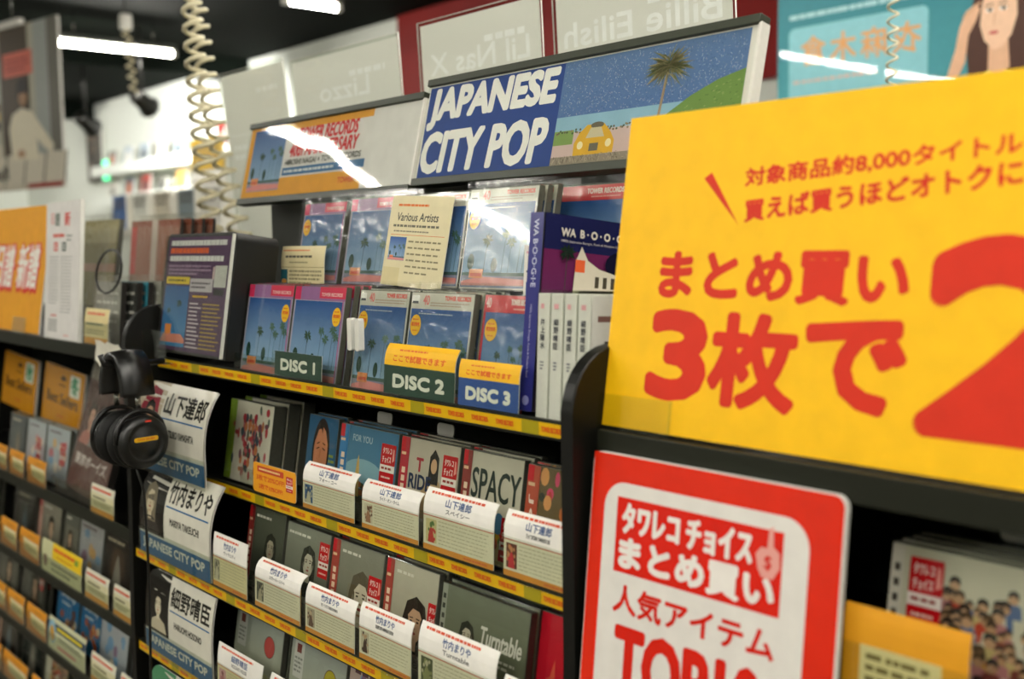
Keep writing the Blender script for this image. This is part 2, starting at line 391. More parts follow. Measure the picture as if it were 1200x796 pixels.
ORD = ('first', 'second', 'third', 'fourth', 'fifth', 'sixth', 'seventh')
def stack(src, n, label, group, dy=.0125, dx=0.0, z=0):
    """cases of the same kind standing right behind src"""
    rn = random.Random(n*13+int(src.location.x*100)); ys = [q[1] for ch in src.children for q in ch.bound_box]; dy = max(dy, max(ys)-min(ys)+.0016)
    for k in range(1, n+1):
        c = copy_tree(src); c['label'] = ORD[k-1]+' '+label if n > 1 else label; c['group'] = group
        c.location = src.location + Vector((dx*k+rn.uniform(-.0015, .0015), dy*k, rn.uniform(0, .0015)))
def card(label, painter, w_, h_, s0=.6, th=45, m='paper', group=None, holder=True, name='review_card', cat='card', r=0, hold_h=.6):
    o = thing(name, label, cat, group)
    f = curl(h_*s0, th, h_) if th else None
    p = Print(); p.l = .15; painter(p, w_*1000, h_*1000); p.build(o, m, 0, 'printed_face', curve=f, cuts=9)
    sheet('card_stock', w_, h_, .0004, 'foam', o, f, outline=rrect(0, 0, w_, h_, r) if r else None)
    if holder: box('clear_holder', -.004, w_+.004, -.0022, -.0010, -.004, h_*hold_h, 'clear', o)
    return o

# ================================================================ setting
def struct(o): o['kind'] = 'structure'; return o
struct(box('floor', -13.5, 5.5, -6, 6, -.1, 0, 'floor_grey'))
struct(box('ceiling', -13.5, 5.5, -6, 6, 3.0, 3.1, 'ceiling_dark'))
struct(box('wall_back', -13.5, 5.5, 4.2, 4.3, 0, 3.0, 'wall_white'))
struct(box('trim_red', -5.93, 5.5, 4.16, 4.198, 2.27, 3.0, 'wall_red'))
struct(box('wall_left', -13.6, -13.5, -6, 6, 0, 3.0, 'wall_white'))
struct(box('wall_right', 5.5, 5.6, -6, 6, 0, 3.0, 'wall_white'))
struct(box('wall_front', -13.5, 5.5, -6.1, -6, 0, 3.0, 'wall_white'))
for k, x in enumerate((-11.4, -8.1)): struct(box('trim_%d' % (k+1), x-.1, x+.1, -6, 4.2, 2.86, 3.0, 'ceiling_dark'))

# ceiling lamps
for i, (x, y, L) in enumerate(TUBES):
    vis = i < 2
    if i == 0: L = .74
    t = thing('ceiling_lamp', ('lit fluorescent tube lamp hanging under the dark ceiling at upper left' if i == 0 else
              'lit fluorescent lamp on the ceiling above the clear header sheets, cut by the top edge') if vis else 'fluorescent tube lamp on the dark shop ceiling, outside the view',
              'lamp', 'fluorescent lamps over the aisles', (x, y, 2.8))
    box('lamp_housing', -.03, .03, -.03, L+.03, .02, .055, 'fixture', t, .006)
    tube('fluorescent_tube', [(0, 0, 0), (0, L, 0)], .016, 'tube_glow', t, 12)
    for q in (-.02, L+.01): box('end_cap', -.018, .018, q-.01, q+.02, -.02, .03, 'white_plastic', t)
    for q in (.12, L-.12): tube('hanger', [(0, q, .05), (0, q, .2)], .003, 'steel', t, 6)

# spot lamps on the far ceiling, aimed at the wall
for px, py, lab in ((100, 143, 'black track spotlight hanging left of the other, by the hanging poster'), (166, 118, 'black track spotlight hanging beside the thin curly cord')):
    p = at(px, py, 3.0)
    t = thing('track_spotlight', lab, 'spotlight', 'track spotlights at the far wall', p)
    tube('stem', [(0, 0, .02), (0, 0, 3.0-p.z)], .012, 'headphone', t, 8)
    o = lathe('lamp_head', [(-.09, .03), (-.07, .05), (.05, .055), (.10, .075), (.11, .07)], 'headphone', t, 16)
    o.rotation_euler = (0, R(20), R(127))
    ld = bpy.data.lights.new('spot', 'SPOT'); ld.energy = 48; ld.spot_size = R(105); ld.spot_blend = .6; ld.color = (1, .98, .94); ld.shadow_soft_size = .04
    lo = bpy.data.objects.new('spot_beam', ld); COL.objects.link(lo); lo.parent = t; lo.location = (-.12, .09, -.10)
    lo.rotation_euler = Vector((-.75, 1.0, -.30)).to_track_quat('-Z', 'Y').to_euler()

# ---- far wall: pictures, sign, stocked shelves
def at_box(name, lab, cat, px0, py0, px1, py1, Y, d, col, m=None, group=None, deco=None):
    a = at(px0, py1, Y); x1 = fx(px1, py1, Y); z1 = at(px0, py0, Y).z
    o = thing(name, lab, cat, group, (a.x, Y, a.z)); W, H = (x1-a.x), (z1-a.z)
    box('board', 0, W, 0, d, 0, H, 'foam', o)
    p = Print(); p.rect(0, 0, W*1000, H*1000, col); p.l += .3
    if deco: p.up(1); deco(p, W*1000, H*1000)
    p.build(o, 'paper', -.001); return o
def noisy(cols, n, s):
    def f(p, W, H):
        rn = random.Random(s)
        for i in range(n):
            x, y = rn.uniform(0, .82)*W, rn.uniform(0, .86)*H
            p.rect(x, y, x+W*.16, y+H*.12, rn.choice(cols)); p.l += .3
    return f
at_box('wall_picture', 'tall dark picture on the far white wall beside the hanging poster', 'picture', 104, 152, 121, 214, 4.16, .02, '#5a5650', deco=noisy(['#7a746c', '#3c3a38', '#8a7a6c'], 22, 4))
g = at_box('exit_sign', 'small glowing green panel at the lower corner of the tall dark picture', 'sign', 122, 190, 131, 213, 4.15, .05, '#3fd68a')
MATS['green_glow'] = mat('green_glow', '#4fe09a', .5, emit=1.2, noise=0)
box('lit_panel', .02, .14, -.012, -.003, .02, .20, 'green_glow', g)
at_box('wall_sign', 'red sign with a white disc on the far wall right of the curly cords', 'sign', 255, 145, 280, 172, 4.05, .02, '#cf2a20', deco=lambda p, W, H: p.ell(W*.55, H*.5, W*.22, W*.22, '#f2efe8'))
rn = random.Random(5)
for j, (z, lab) in enumerate(((2.28, 'upper white wall shelf of record sleeves on the far wall'), (2.0, 'middle white wall shelf of record sleeves on the far wall'), (1.72, 'lower white wall shelf of record sleeves on the far wall'))):
    o = thing('wall_shelf', lab, 'shelf', 'white shelves on the far wall', (-10.6, 3.9, z))
    box('shelf_board', 0, 4.2, 0, .3, -.04, 0, 'wall_white', o); box('shelf_lip', 0, 4.2, -.015, 0, -.05, .04, 'wall_white', o)
    for k in range(11):
        x = .1+k*.37; s = rn.uniform(.16, .21)
        q = thing('record_sleeve', 'small record sleeve, %s along the %s white wall shelf' % (('first', 'second', 'third', 'fourth', 'fifth', 'sixth', 'seventh', 'eighth', 'ninth', 'tenth', 'last')[k], ('upper', 'middle', 'lower')[j]), 'record', 'record sleeves on the %s wall shelf' % ('upper', 'middle', 'lower')[j], (-10.6+x, 3.98, z))
        put(q, -10.6+x, 4.0, z+.003, 8)
        box('sleeve', 0, s, 0, .01, 0, s, 'foam', q)
        p = Print(); c = rn.choice(['#6f8a6a', '#d8d4c8', '#4f5a66', '#c9a05a', '#b0524a', '#7a7a72', '#9fb0bc']); p.rect(0, 0, s*1000, s*1000, c); p.l += 1
        p.ell(s*500, s*500, s*260, s*300, rn.choice(['#e7e2d6', '#3a3c3a', '#c97a54', '#5c7fa0'])); p.build(q, 'paper', -.001)
o = thing('magazine_rack', 'white rack of red and yellow leaflets behind the twin curly cords', 'rack', None, (-6.95, 3.2, 0))
box('rack_body', 0, .55, 0, .3, 0, 2.15, 'wall_white', o)
for k in range(6):
    p = Print(); p.rect(0, 0, 480, 200, ('#efece4', '#e6c23c', '#efece4', '#d2402c', '#f2efe8', '#d8b23c')[k]); p.l += 1
    p.lines(40, 40, 430, 150, 3, '#7a6a5c', seed=k); p.build(o, 'paper', -.012, 'leaflet', x=.03, z=1.0+.21*k-.0)
# white mid-ground counter behind the left bay
o = thing('display_table', 'white low fixture beyond the left bay, under the hanging poster', 'fixture', None, (-6.6, 2.4, 0))
box('table_body', 0, 1.6, 0, .5, 0, 1.62, 'wall_white', o); box('table_top', -.03, 1.63, -.03, .53, 1.62, 1.66, 'white_plastic', o)
for k in range(5):
    s = thing('boxed_record', '%s boxed record standing on the low fixture beyond the left bay' % ('blue', 'pale grey', 'beige', 'slate', 'white')[k], 'record', 'boxed records beyond the left bay', (-6.5+.3*k, 2.5, 1.66))
    box('slipcase', 0, .2, 0, .06, 0, .2, 'white_plastic', s)
    p = Print(); p.rect(0, 0, 200, 200, ('#38609c', '#d8dad2', '#c9c2ae', '#7c8a90', '#e4e2da')[k]); p.l += 1; p.lines(20, 120, 180, 180, 2, '#51483e', seed=k); p.build(s, 'paper', -.001)

# ---- hanging photo poster, upper left
o = thing('hanging_poster', 'large hanging photo poster of a person in a cream sweater sorting records', 'poster', None, (-5.83-1.87*math.cos(R(10)), 2.0-1.87*math.sin(R(10)), 1.875)); o.rotation_euler.z = R(10)
box('poster_board', 0, 1.87, 0, .012, 0, .86, 'foam', o)
p = Print(); W, H = 1870, 860
p.rect(0, 0, W, H, '#aeab98'); p.l += .4
p.rect(0, 0, W, 250, '#c9c1ac'); p.l += .4
p.rect(0, 470, 1300, H, '#aeb0a2'); p.rect(1250, 150, 1560, H, '#4a3f30'); p.rect(1620, 150, 1760, H, '#9ba09a'); p.rect(1760, 150, W, H, '#6c6a60'); p.l += .4
p.text('ナカ', 940, 690, 90, '#c23a30', w=300, bold=5)
p.rect(1290, 600, 1600, 725, '#cf6a58'); p.l += .3; p.lines(1320, 620, 1580, 700, 3, '#8a3a30', seed=5)
for i in range(5):
    for j in range(4): p.rect(700+i*110, 330+j*50, 790+i*110, 372+j*50, ('#3e3a36', '#c6a24c', '#7c5a44', '#dedccf')[(i*3+j) % 4])
p.l += .4
for i in range(9):                            # crates of records in front
    p.poly([(i*210, 20), (i*210+190, 20), (i*210+230, 180), (i*210+40, 190)], '#d0c9b6'); p.line(i*210+195, 20, i*210+235, 185, 12, '#4b4439')
p.text('wall', 1060, 60, 70, '#2a2722', w=230, bold=3)
p.l += .4
p.poly([(900, 190), (880, 330), (930, 420), (1010, 440), (1090, 400), (1130, 300), (1140, 190)], '#2b3440')
for i in range(4): p.line(900+60*i, 195, 905+60*i, 410, 6, '#46566a')
p.l += .3
p.poly([(1350, 160), (1330, 330), (1370, 400), (1470, 430), (1580, 405), (1650, 340), (1790, 220), (1770, 180), (1690, 210), (1620, 260), (1630, 150)], '#ddd5bc')
p.ell(1490, 500, 46, 60, '#a9825f'); p.ell(1490, 545, 62, 42, '#221b16'); p.ell(1440, 520, 14, 36, '#221b16'); p.ell(1540, 520, 14, 36, '#221b16')
p.ell(1475, 505, 6, 4, '#20150f', 8); p.ell(1505, 505, 6, 4, '#20150f', 8); p.ell(1490, 470, 16, 5, '#6a3a30', 10)
p.ell(1450, 190, 42, 22, '#b18a68')
p.rect(1500, 5, 1860, 28, '#a02c24')
p.build(o, 'paper', -.001)
box('top_bar', -.02, 1.5, -.012, .02, .86, .895, 'white_plastic', o)
for q in (.2, 1.4): tube('hanging_wire', [(q, .006, .89), (q, .006, 1.12)], .002, 'steel', o, 6)

# ---- blue idol poster, upper right
a = at(912, 3, 3.02); X0 = a.x
o = thing('hanging_poster', 'teal hanging poster of a long-haired person in yellow, behind the yellow sale sign', 'poster', None, (X0, 3.02, 1.72))
W, H = 1050, 740
box('poster_board', 0, W/1000, 0, .01, 0, H/1000, 'foam', o)
p = Print(); p.rect(0, 0, W, H, '#0c6a76', col2='#58a8b0'); p.l += .3
p.poly(rrect(43, 0, 517, 492, 20, corners=(0, 0, 1, 1)), '#86c2ca'); p.l += .3
p.lines(45, 512, 520, 540, 1, '#a5cfd2', .8, 3)
for i, ch in enumerate('倉木麻衣'): p.text(ch, 88+106*i, 372-2*i, 88, '#d9a066', bold=1.8, mirror=True)
p.lines(60, 315, 470, 332, 1, '#d9b0a0', .5, 6); p.lines(60, 255, 420, 270, 1, '#d9b0a0', .5, 7)
p.l += .3
q_ = Print()                                  # the person in the photo print
q_.poly([(560, 0), (575, 200), (640, 300), (730, 330), (830, 300), (930, 160), (960, 0)], '#e4cf6e')
q_.poly([(620, 180), (600, 420), (628, 560), (690, 640), (760, 640), (830, 560), (850, 400), (880, 200), (800, 260), (700, 300), (650, 240)], '#4a2c20')
q_.poly([(688, 290), (690, 400), (762, 400), (770, 290), (728, 250)], '#dcae8c'); q_.l += .2
q_.poly([(662, 545), (655, 460), (672, 400), (708, 362), (738, 366), (775, 410), (795, 480), (792, 550), (760, 610), (700, 610)], '#e8c0a0'); q_.l += .2
q_.poly([(652, 500), (640, 580), (690, 655), (765, 650), (812, 580), (806, 500), (790, 570), (745, 612), (700, 600), (668, 560)], '#54301f')
for ex in (690, 742): q_.ell(ex, 510, 15, 7, '#f6efe6', 12); q_.ell(ex+2, 510, 7, 7, '#2a1a12', 10); q_.line(ex-18, 530, ex+16, 534, 4, '#4a2c20'); q_.line(ex-16, 517, ex+16, 518, 3, '#2a1a12')
q_.line(712, 500, 706, 458, 4, '#c79274'); q_.ell(708, 425, 19, 7, '#c25a58', 14)
q_.poly([(560, 380), (575, 460), (600, 520), (640, 545), (655, 520), (640, 480), (612, 430), (600, 330), (530, 180), (500, 190)], '#deb08e')
for i in range(4): q_.line(590+12*i, 500+8*i, 632+8*i, 530+6*i, 8, '#d09f7c')
b = len(p.v); p.v += [(715+(x-716)*.74, 445+(y-510)*.72, p.l+d) for x, y, d in q_.v]; p.f += [tuple(b+i for i in f) for f in q_.f]; p.c += q_.c
p.build(o, 'poster_print', -.001)
for q in (.15, .9): tube('hanging_wire', [(q, .005, .74), (q, .005, 1.28)], .0015, 'steel', o, 6)

# ================================================================ rack
Z1, Z2, Z3, Z4, Z5 = 1.372, 1.199, 1.066, .912, .760
XL, XR = -1.745, -.752
def shelf_board(parent, x0, x1, yf, z, strip, yb=1.02):
    s = box('shelf', x0, x1, yf, yb, z-.0185, z-.0115, 'rack_black', parent, .001)
    if strip == 'yellow':
        box('price_rail', x0, x1, yf-.006, yf, z-.0155, z+.003, 'dark_rail', s)
        p = Print(); L = (x1-x0)*1000
        p.rect(0, 0, L, 13.5, '#e3b512'); k = 0; xx = 4
        while xx < L-40:
            if k % 5 == 3: p.rect(xx, 0, xx+26, 13.5, '#a99a1c')
            else: p.text('TOWER RECORDS', xx, 4.2, 5.2, '#dd6a1c', w=28, bold=.3)
            xx += 41 if k % 5 != 3 else 30; k += 1
        p.build(s, 'glossy_print', yf-.0065, 'rail_strip', x=x0, z=z-.0135)
    else:
        box('price_rail', x0, x1, yf-.006, yf, z-.022, z+.003, strip, s, .001)
    return s
def divider(name, lab, x, zt, yf, zb=.05, cat='divider'):
    """side panel with a rounded top front corner, stepping outwards below"""
    o = thing(name, lab, cat, 'rounded rack side panels', (x, 0, 0)); r = .06
    pts = [(yf-.01, zb), (yf-.005, .95), (yf, 1.15), (yf, zt-r)]
    pts += [(yf+r-r*math.cos(R(a)), zt-r+r*math.sin(R(a))) for a in range(12, 91, 13)] + [(1.03, zt), (1.03, zb)]
    prism('side_panel', pts, 0, .016, 'rack_black', o, 'yz', .0015)
    return o
main = thing('display_rack', 'black middle rack bay with yellow price rails holding the city pop discs', 'rack', 'bays of the black shop rack', (0, 0, 0))
for z, y in ((Z1, .74), (Z2, .74), (Z3, .69), (Z4, .688), (Z5, .686), (.6, .684)): shelf_board(main, XL, XR-.006, y, z, 'yellow')
box('back_panel', XL, XR-.001, 1.02, 1.04, .05, 1.455, 'board_back', main); box('header_board', -1.795, XR-.001,   .976, .986, 1.463, 1.632, 'board_back', main)
box('base', XL, XR-.001, .7, 1.02, 0, .1, 'rack_black', main)
box('riser_step', XL+.25, -.872,   .834, .955, Z1-.010, 1.489, 'rack_black', main, .002)
left = thing('display_rack', 'black left rack bay with dense rows of discs and yellow price cards', 'rack', 'bays of the black shop rack', (0, 0, 0))
LZ = (1.372, 1.0545, .878, .715, .555, .40)
for z in LZ: shelf_board(left, -3.3, XL-.024, .74, z, 'dark_rail')
box('back_panel', -3.3, XL-.024, 1.02, 1.04, .05, 1.40, 'board_back', left); box('base', -3.3, XL-.024, .76, 1.02, 0, .1, 'rack_black', left)
box('end_panel', -3.32, -3.3, .70, 1.04, 0, 1.42, 'rack_black', left)
right = thing('display_rack', 'black right rack bay with a grey ledge under the yellow sale sign', 'rack', 'bays of the black shop rack', (0, 0, 0))
shelf_board(right, XR+.022, .6, .735, Z1, 'dark_rail'); shelf_board(right, XR+.022, .6, .74, 1.195, 'dark_rail'); shelf_board(right, XR+.022, .6, .70, 1.03, 'dark_rail')
box('back_panel', XR+.022, .6, 1.02, 1.04, .05, 1.62, 'board_back', right); box('base', XR+.022, .6, .72, 1.02, 0, .1, 'rack_black', right)
box('end_panel', .6, .62, .68, 1.04, 0, 1.6, 'rack_black', right)
divider('side_panel_board', 'black rounded side panel behind the hanging headphones', XL-.020, 1.459, .682)
divider('side_panel_board', 'black rounded side panel beside the red and yellow signs', XR, 1.452, .703)

# ================================================================ header signs of the middle bay
REC = 13.5
def header(lab, px0, w_, Y0, z0, h_, painter, wave=1.0):
    o = thing('header_sign', lab, 'sign', 'tilted header signs over the middle bay'); put(o, px0, Y0, z0, REC)
    box('sign_board', 0, w_, 0, .006, 0, h_, 'foam', o)
    p = Print(); painter(p, w_*1000, h_*1000); p.build(o, 'paper', -.0004)
    box('lower_rail', -.002, w_+.002, -.006, .012, -.010, .001, 'green_rail', o, .001)
    box('upper_rail', -.002, w_+.002, -.006, .012, h_-.001, h_+.009, 'green_rail', o, .001)
    bm = bmesh.new(); nx, nz = 60, 20; g = []            # bowed clear cover sheet
    for j in range(nz+1):
        g.append([bm.verts.new((w_*i/nx, -.0035-wave*(.00040*math.sin(i/nx*9+j*.06+.8)+.00010*math.sin(i/nx*21+1.3)), h_*j/nz)) for i in range(nx+1)])
    for j in range(nz):
        for i in range(nx): bm.faces.new((g[j][i], g[j][i+1], g[j+1][i+1], g[j+1][i]))
    fin('clear_cover', bm, 'sheet', o, True)
    box('edge_clip', w_+.0, w_+.004, -.004, .010, 0, h_, 'white_plastic', o)
    return o
def p_jcp(p, W, H):
    b = W*.49
    p.rect(0, 0, W, H, '#e4e2da'); p.l += .05
    p.rect(2, 2, b, H-3, '#26468f'); p.l += .05
    p.text('JAPANESE', 8, H*.54, H*.40, '#f2f1ec', w=b-22, bold=3.2, slant=.08); p.text('CITY POP', 5, H*.075, H*.40, '#f2f1ec', w=b-24, bold=3.2, slant=.08)
    R_ = W-10
    p.rect(b, 2, R_, H-3, '#5c7aa6', col2='#4a6ea8'); p.l += .03
    rn = random.Random(3)
    for i in range(1500):
        x, y = rn.uniform(b+3, W-13), rn.uniform(H*.46, H-6); L = rn.uniform(1, 2.8); q = rn.uniform(0, 3.1)
        p.line(x, y, x+L*math.cos(q), y+L*math.sin(q), .5, rn.choice(['#8ea6c8', '#b9c6d8', '#33558f', '#6f8a9c', '#a8a8bc'])); p.l -= .02
    p.up(.05)
    p.rect(b, H*.31, R_, H*.46, '#8fb9cf'); p.rect(b, 2, R_, H*.31, '#cdb4ae'); p.rect(b, H*.20, b+W*.06, H*.33, '#7f9c54')
    p.poly([(W*.80, H*.36), (W*.86, H*.50), (W*.92, H*.60), (R_, H*.66), (R_, H*.1), (W*.76, H*.2)], '#6f8f48')
    for i in range(200):
        x, y = rn.uniform(W*.79, W-14), rn.uniform(H*.12, H*.6)
        if y < H*(.32+.30*min(1, (x-W*.80)/(W*.16))): p.line(x, y, x+2.2, y+1, .7, rn.choice(['#8aa65c', '#4e6e3a', '#a4b070'])); p.l -= .02
    p.up(.05)
    p.poly([(W*.780, H*.36), (W*.787, H*.36), (W*.795, H*.80), (W*.789, H*.80)], '#a08a70')
    for i in range(170):
        q = rn.uniform(0, 6.283); L = W*rn.uniform(.03, .066); x0, y0 = W*.792+rn.gauss(0, 3), H*.78+rn.gauss(0, 3); x1, y1 = x0+L*math.cos(q), y0+L*.75*math.sin(q)-L*.1
        p.poly([(x0-.6, y0-.6), ((x0+x1)/2, (y0+y1)/2+2.2), (x1, y1), ((x0+x1)/2+.6, (y0+y1)/2-.2)], rn.choice(['#8c8860', '#6a7048', '#a39a72', '#56603c', '#7c7250'])); p.l -= .02
    p.up(.05)
    for i in range(50): x = rn.uniform(b+4, W*.76); p.ell(x, H*.31+rn.uniform(-2, 3), 1.8, 1.4, rn.choice(['#6a6250', '#8a7c60', '#4c5a3c']), 8); p.l -= .02
    p.up(.03); cx = W*.615
    p.poly([(cx-33, H*.08), (cx-34, H*.2), (cx-27, H*.29), (cx-15, H*.36), (cx+13, H*.36), (cx+25, H*.28), (cx+33, H*.2), (cx+33, H*.08)], '#dcab2c')
    p.ell(cx+2, H*.35, 11, 4, '#6a6250', 12); p.poly([(cx-15, H*.24), (cx-8, H*.33), (cx+9, H*.33), (cx+16, H*.24)], '#c9bfa0'); p.rect(cx-7, H*.12, cx+8, H*.19, '#6a6658')
    p.ell(cx-23, H*.18, 5, 5, '#efe2b0', 12); p.ell(cx+24, H*.18, 5, 5, '#efe2b0', 12)
    p.rect(b, 2, W*.77, H*.09, '#8f8474')
    for i in range(120): x = rn.uniform(b+2, W*.75); p.line(x, rn.uniform(3, H*.1), x+2.5, rn.uniform(3, H*.1), .5, rn.choice(['#5f5648', '#b5a894'])); p.l -= .02
def p_anniv(p, W, H):
    p.rect(0, 0, W, H, '#dedcd8'); p.l += .03
    p.rect(0, 0, 384, H*.26, '#e39f28'); p.rect(0, H*.90, 392, H, '#e39f28'); p.rect(0, 0, 16, H, '#e39f28'); p.l += .03
    resort(p, 16, H*.10, 130, H*.96, 2)
    p.text('TOWER RECORDS', 172, H*.73, H*.17, '#d5343a', w=180, bold=1.1, slant=.12); p.text('40th ANNIVERSARY', 150, H*.53, H*.17, '#d5343a', w=208, bold=1.1, slant=.12)
    p.text('HIROSHI NAGAI × TOWER RECORDS', 142, H*.415, H*.075, '#3c403a', w=232, bold=.35)
    p.rect(136, H*.28, 388, H*.385, '#3a6c9a'); p.l += .02; p.lines(142, H*.30, 330, H*.365, 1, '#d8e0e4', seed=9)
    p.text('TOWER', 320, H*.11, H*.07, '#cf4a24', w=46, bold=.3)
header('long header sign reading JAPANESE CITY POP with a palm tree and yellow car picture', -1.290, .572, .93, 1.641, .136, p_jcp, .15)
header('header sign with orange border and red anniversary lettering, glare across it', -1.822, .520, .93, 1.634, .128, p_anniv)

rear = thing('display_rack', 'black rack of the next aisle, standing back to back behind the header signs', 'rack', 'bays of the black shop rack', (0, 0, 0))
box('body', -2.32, .6, 1.06, 1.34, .1, 1.47, 'rack_black', rear); box('base', -2.32, .6, 1.08, 1.30, 0, .1, 'rack_black', rear); box('sheet_rail', -2.32, .6, 1.13, 1.19, 1.47, 1.4985, 'rack_black', rear)
# clear message sheets of the opposite side, read mirrored from here
def backsheet(lab, X, w_, z1, words, rec=-3, Y=1.16):
    o = thing('message_sheet', lab, 'sign', 'pale sheets standing back to back behind the header signs'); put(o, X, Y, 1.50, rec); h_ = z1-1.50
    box('paper_insert', .006, w_-.006, .001, .0016, .006, h_-.006, 'insert', o)
    prism('clear_sleeve', rrect(0, 0, w_, h_, .006, corners=(0, 0, 1, 1)), -.001, .003, 'clear', o)
    p = Print(); t, fw = words
    if t: p.text(t, w_*500, h_*1000-92, 34, '#ffffff', w=fw, bold=.9, al='c', mirror=True)
    p.rect(12, h_*1000-135, w_*500, h_*1000-133, '#ffffff'); p.lines(w_*560, h_*1000-60, w_*900, h_*1000-40, 1, '#ffffff', seed=3); p.lines(30, h_*1000-190, w_*900, h_*1000-150, 2, '#ffffff', seed=4)
    p.build(o, 'paper', .0, 'show_through', z=0)
    tube('sleeve_edge', [(0, 0, 0), (0, 0, h_), (w_, 0, h_), (w_, 0, 0)], .0012, 'white_plastic', o, 6)
    return o
backsheet('pale see-through sheet at far left, its left edge against the curly cords', -2.2665, .28, 1.925, ('', 0), -6)
backsheet('pale sheet with Lizzo showing through in mirror writing', -1.985, .375, 1.918, ('Lizzo', 170), -4)
backsheet('pale sheet with Lil Nas X showing through in mirror writing', -1.563, .313, 1.925, ('Lil Nas X', 250))
backsheet('pale sheet with Billie Eilish showing through, tallest behind the palm sign', -1.226, .334, 1.925, ('Billie Eilish', 290))

# ================================================================ middle bay, top shelf
def pal(head='pink', side='r', txt=True, seed=1):
    """cover with a palm resort picture, a header band and a round yellow sticker"""
    def f(p, W, H):
        p.rect(0, 0, W, H, '#a9a3b8' if head == 'pink' else '#c9c8c4' if head == 'white' else '#c3333a'); p.l += .02
        hb = H*.86
        if head == 'pink':
            p.rect(0, hb, W, H, '#9b6b9c'); p.rect(0, hb, W*.12, H, '#d22e5c'); p.rect(W*.5, hb+3, W, H, '#d8405c'); p.text('TOWER RECORDS', W*.54, hb+6, 4.4, '#efc0c0', w=W*.4, bold=.2)
            p.rect(4, 3, W-2, hb-1, '#8494b8'); resort(p, 4, 3, W-5, hb-1, seed); p.rect(W-4.5, 3, W-2.5, hb, '#c06a9a')
        elif head == 'white':
            p.rect(0, hb, W, H, '#cfccc0'); p.text('TOWER RECORDS', W*.55, H-8, 5, '#dc5a50', w=W*.4, bold=.35); p.rect(1, hb+6, W*.13, H-3, '#eeeeea'); p.rect(2, hb+5, W*.12, hb+8, '#55585c')
            p.text('40', W*.2, hb+4, 11, '#e07a78', w=W*.1, bold=.3); p.lines(W*.32, hb+2, W*.95, hb+8, 2, '#b09a8c', seed=4)
            p.rect(2, 2, W-3, hb-1, '#33589a'); resort(p, 3, 3, W-4, hb-2, seed); p.lines(W*.15, hb-8, W*.85, hb-5, 1, '#b9c6d8', seed=5)
        else:
            p.rect(0, hb, W, H, '#cf3a40'); p.text('40', W*.04, hb+4, 11, '#f0d0c8', w=W*.1, bold=.3); p.text('TOWER RECORDS', W*.55, H-10, 6, '#f2dcd4', w=W*.4, bold=.4); p.lines(W*.6, hb+2, W*.95, hb+5, 1, '#e8b0a8', seed=4)
            p.rect(4, 3, W-4, hb-1, '#3d6faa'); resort(p, 5, 3, W-5, hb-1, seed)
        if side:
            x = {'r': W*.88, 'l': W*.12, 'm': W*.2}[side]; p.l += .05
            p.ell(x, H*.70, 10.5, 12.5, '#f0b51c', 26); p.ell(x, H*.70, 9.6, 11.6, '#f4bf24', 26)
            p.text('限定販売', x, H*.69, 4.6, '#d8541c', w=15, al='c', bold=.2); p.lines(x-6, H*.74, x+6, H*.765, 1, '#dd6a24', seed=3); p.lines(x-5, H*.64, x+5, H*.66, 1, '#dd6a24', seed=8)
    return f
ZT = Z1-.006
RC = 10
gA = 'palm picture discs on the top shelf of the middle bay'
c1 = put(cd('palm picture disc with a pink band, far left above the DISC 1 sign', pal('pink', 'r', seed=1), .133, .134, bag=False, group=gA), -1.493, .748, ZT, RC)
stack(c1, 2, 'copy hidden right behind the leftmost palm picture disc', 'copies behind the leftmost palm disc')
c2 = put(cd('palm picture disc with a pink band, second from left above DISC 1', pal('pink', 'r', seed=4), .133, .134, group=gA), -1.359, .748, ZT, RC)
stack(c2, 3, 'clear case in the stack behind the second palm disc from left', 'copies behind the second palm disc')
c3 = put(cd('palm picture disc with a white band, left of the two behind DISC 2', pal('white', 'l', seed=6), .110, .132, group=gA, bag=True), -1.192, .746, ZT, RC)
c4 = put(cd('palm picture disc with a white band, right of the two behind DISC 2', pal('white', 'l', seed=9), .122, .132, group=gA, bag=True), -1.078, .744, ZT, RC)
stack(c3, 1, 'copy behind the left white-band palm disc', 'copies behind the left white-band disc')
stack(c4, 3, 'clear case in the stack behind the right white-band palm disc', 'copies behind the right white-band disc')
c5 = put(cd('palm picture disc with a red band behind the DISC 3 sign, beside the book', pal('red', 'm', seed=3), .086, .132, group=gA, bag=True), -.951, .752, ZT, RC)
# back tier on the riser
ZR = 1.494
b0 = put(cd('bagged palm disc at the left end of the rear row, over a cream card', pal('pink', 'l', seed=7), .120, .124, group=gA, bag=True), -1.495, .846, ZR, 11)
b1 = put(cd('palm disc with a pink band in the rear row, left of the cream review sheet', pal('pink', 'r', seed=11), .134, .126, group=gA, bag=True), -1.360, .843, ZR, 11)
stack(b1, 2, 'clear case behind the rear row disc left of the cream sheet', 'copies behind the rear pink-band disc', .011)
b2 = put(cd('palm disc in the rear row mostly covered by the cream review sheet', pal('white', None, seed=2), .124, .126, group=gA), -1.218, .848, ZR, 11)
b3 = put(cd('palm picture disc with a white band in the rear row, right of the cream sheet', pal('white', 'l', seed=5), .130, .127, group=gA, bag=True), -1.088, .843, ZR, 11)
stack(b3, 2, 'clear case behind the rear row disc right of the cream sheet', 'copies behind the rear white-band disc', .011)
b4 = put(cd('palm picture disc with a red band in the rear row, above the dark blue book', pal('red', 'l', seed=8), .155, .128, group=gA, bag=True), fx(630, 212, .935), .914, ZR, 11)
stack(b4, 1, 'clear case behind the rear red-band palm disc', 'copies behind the rear red-band disc', .011)

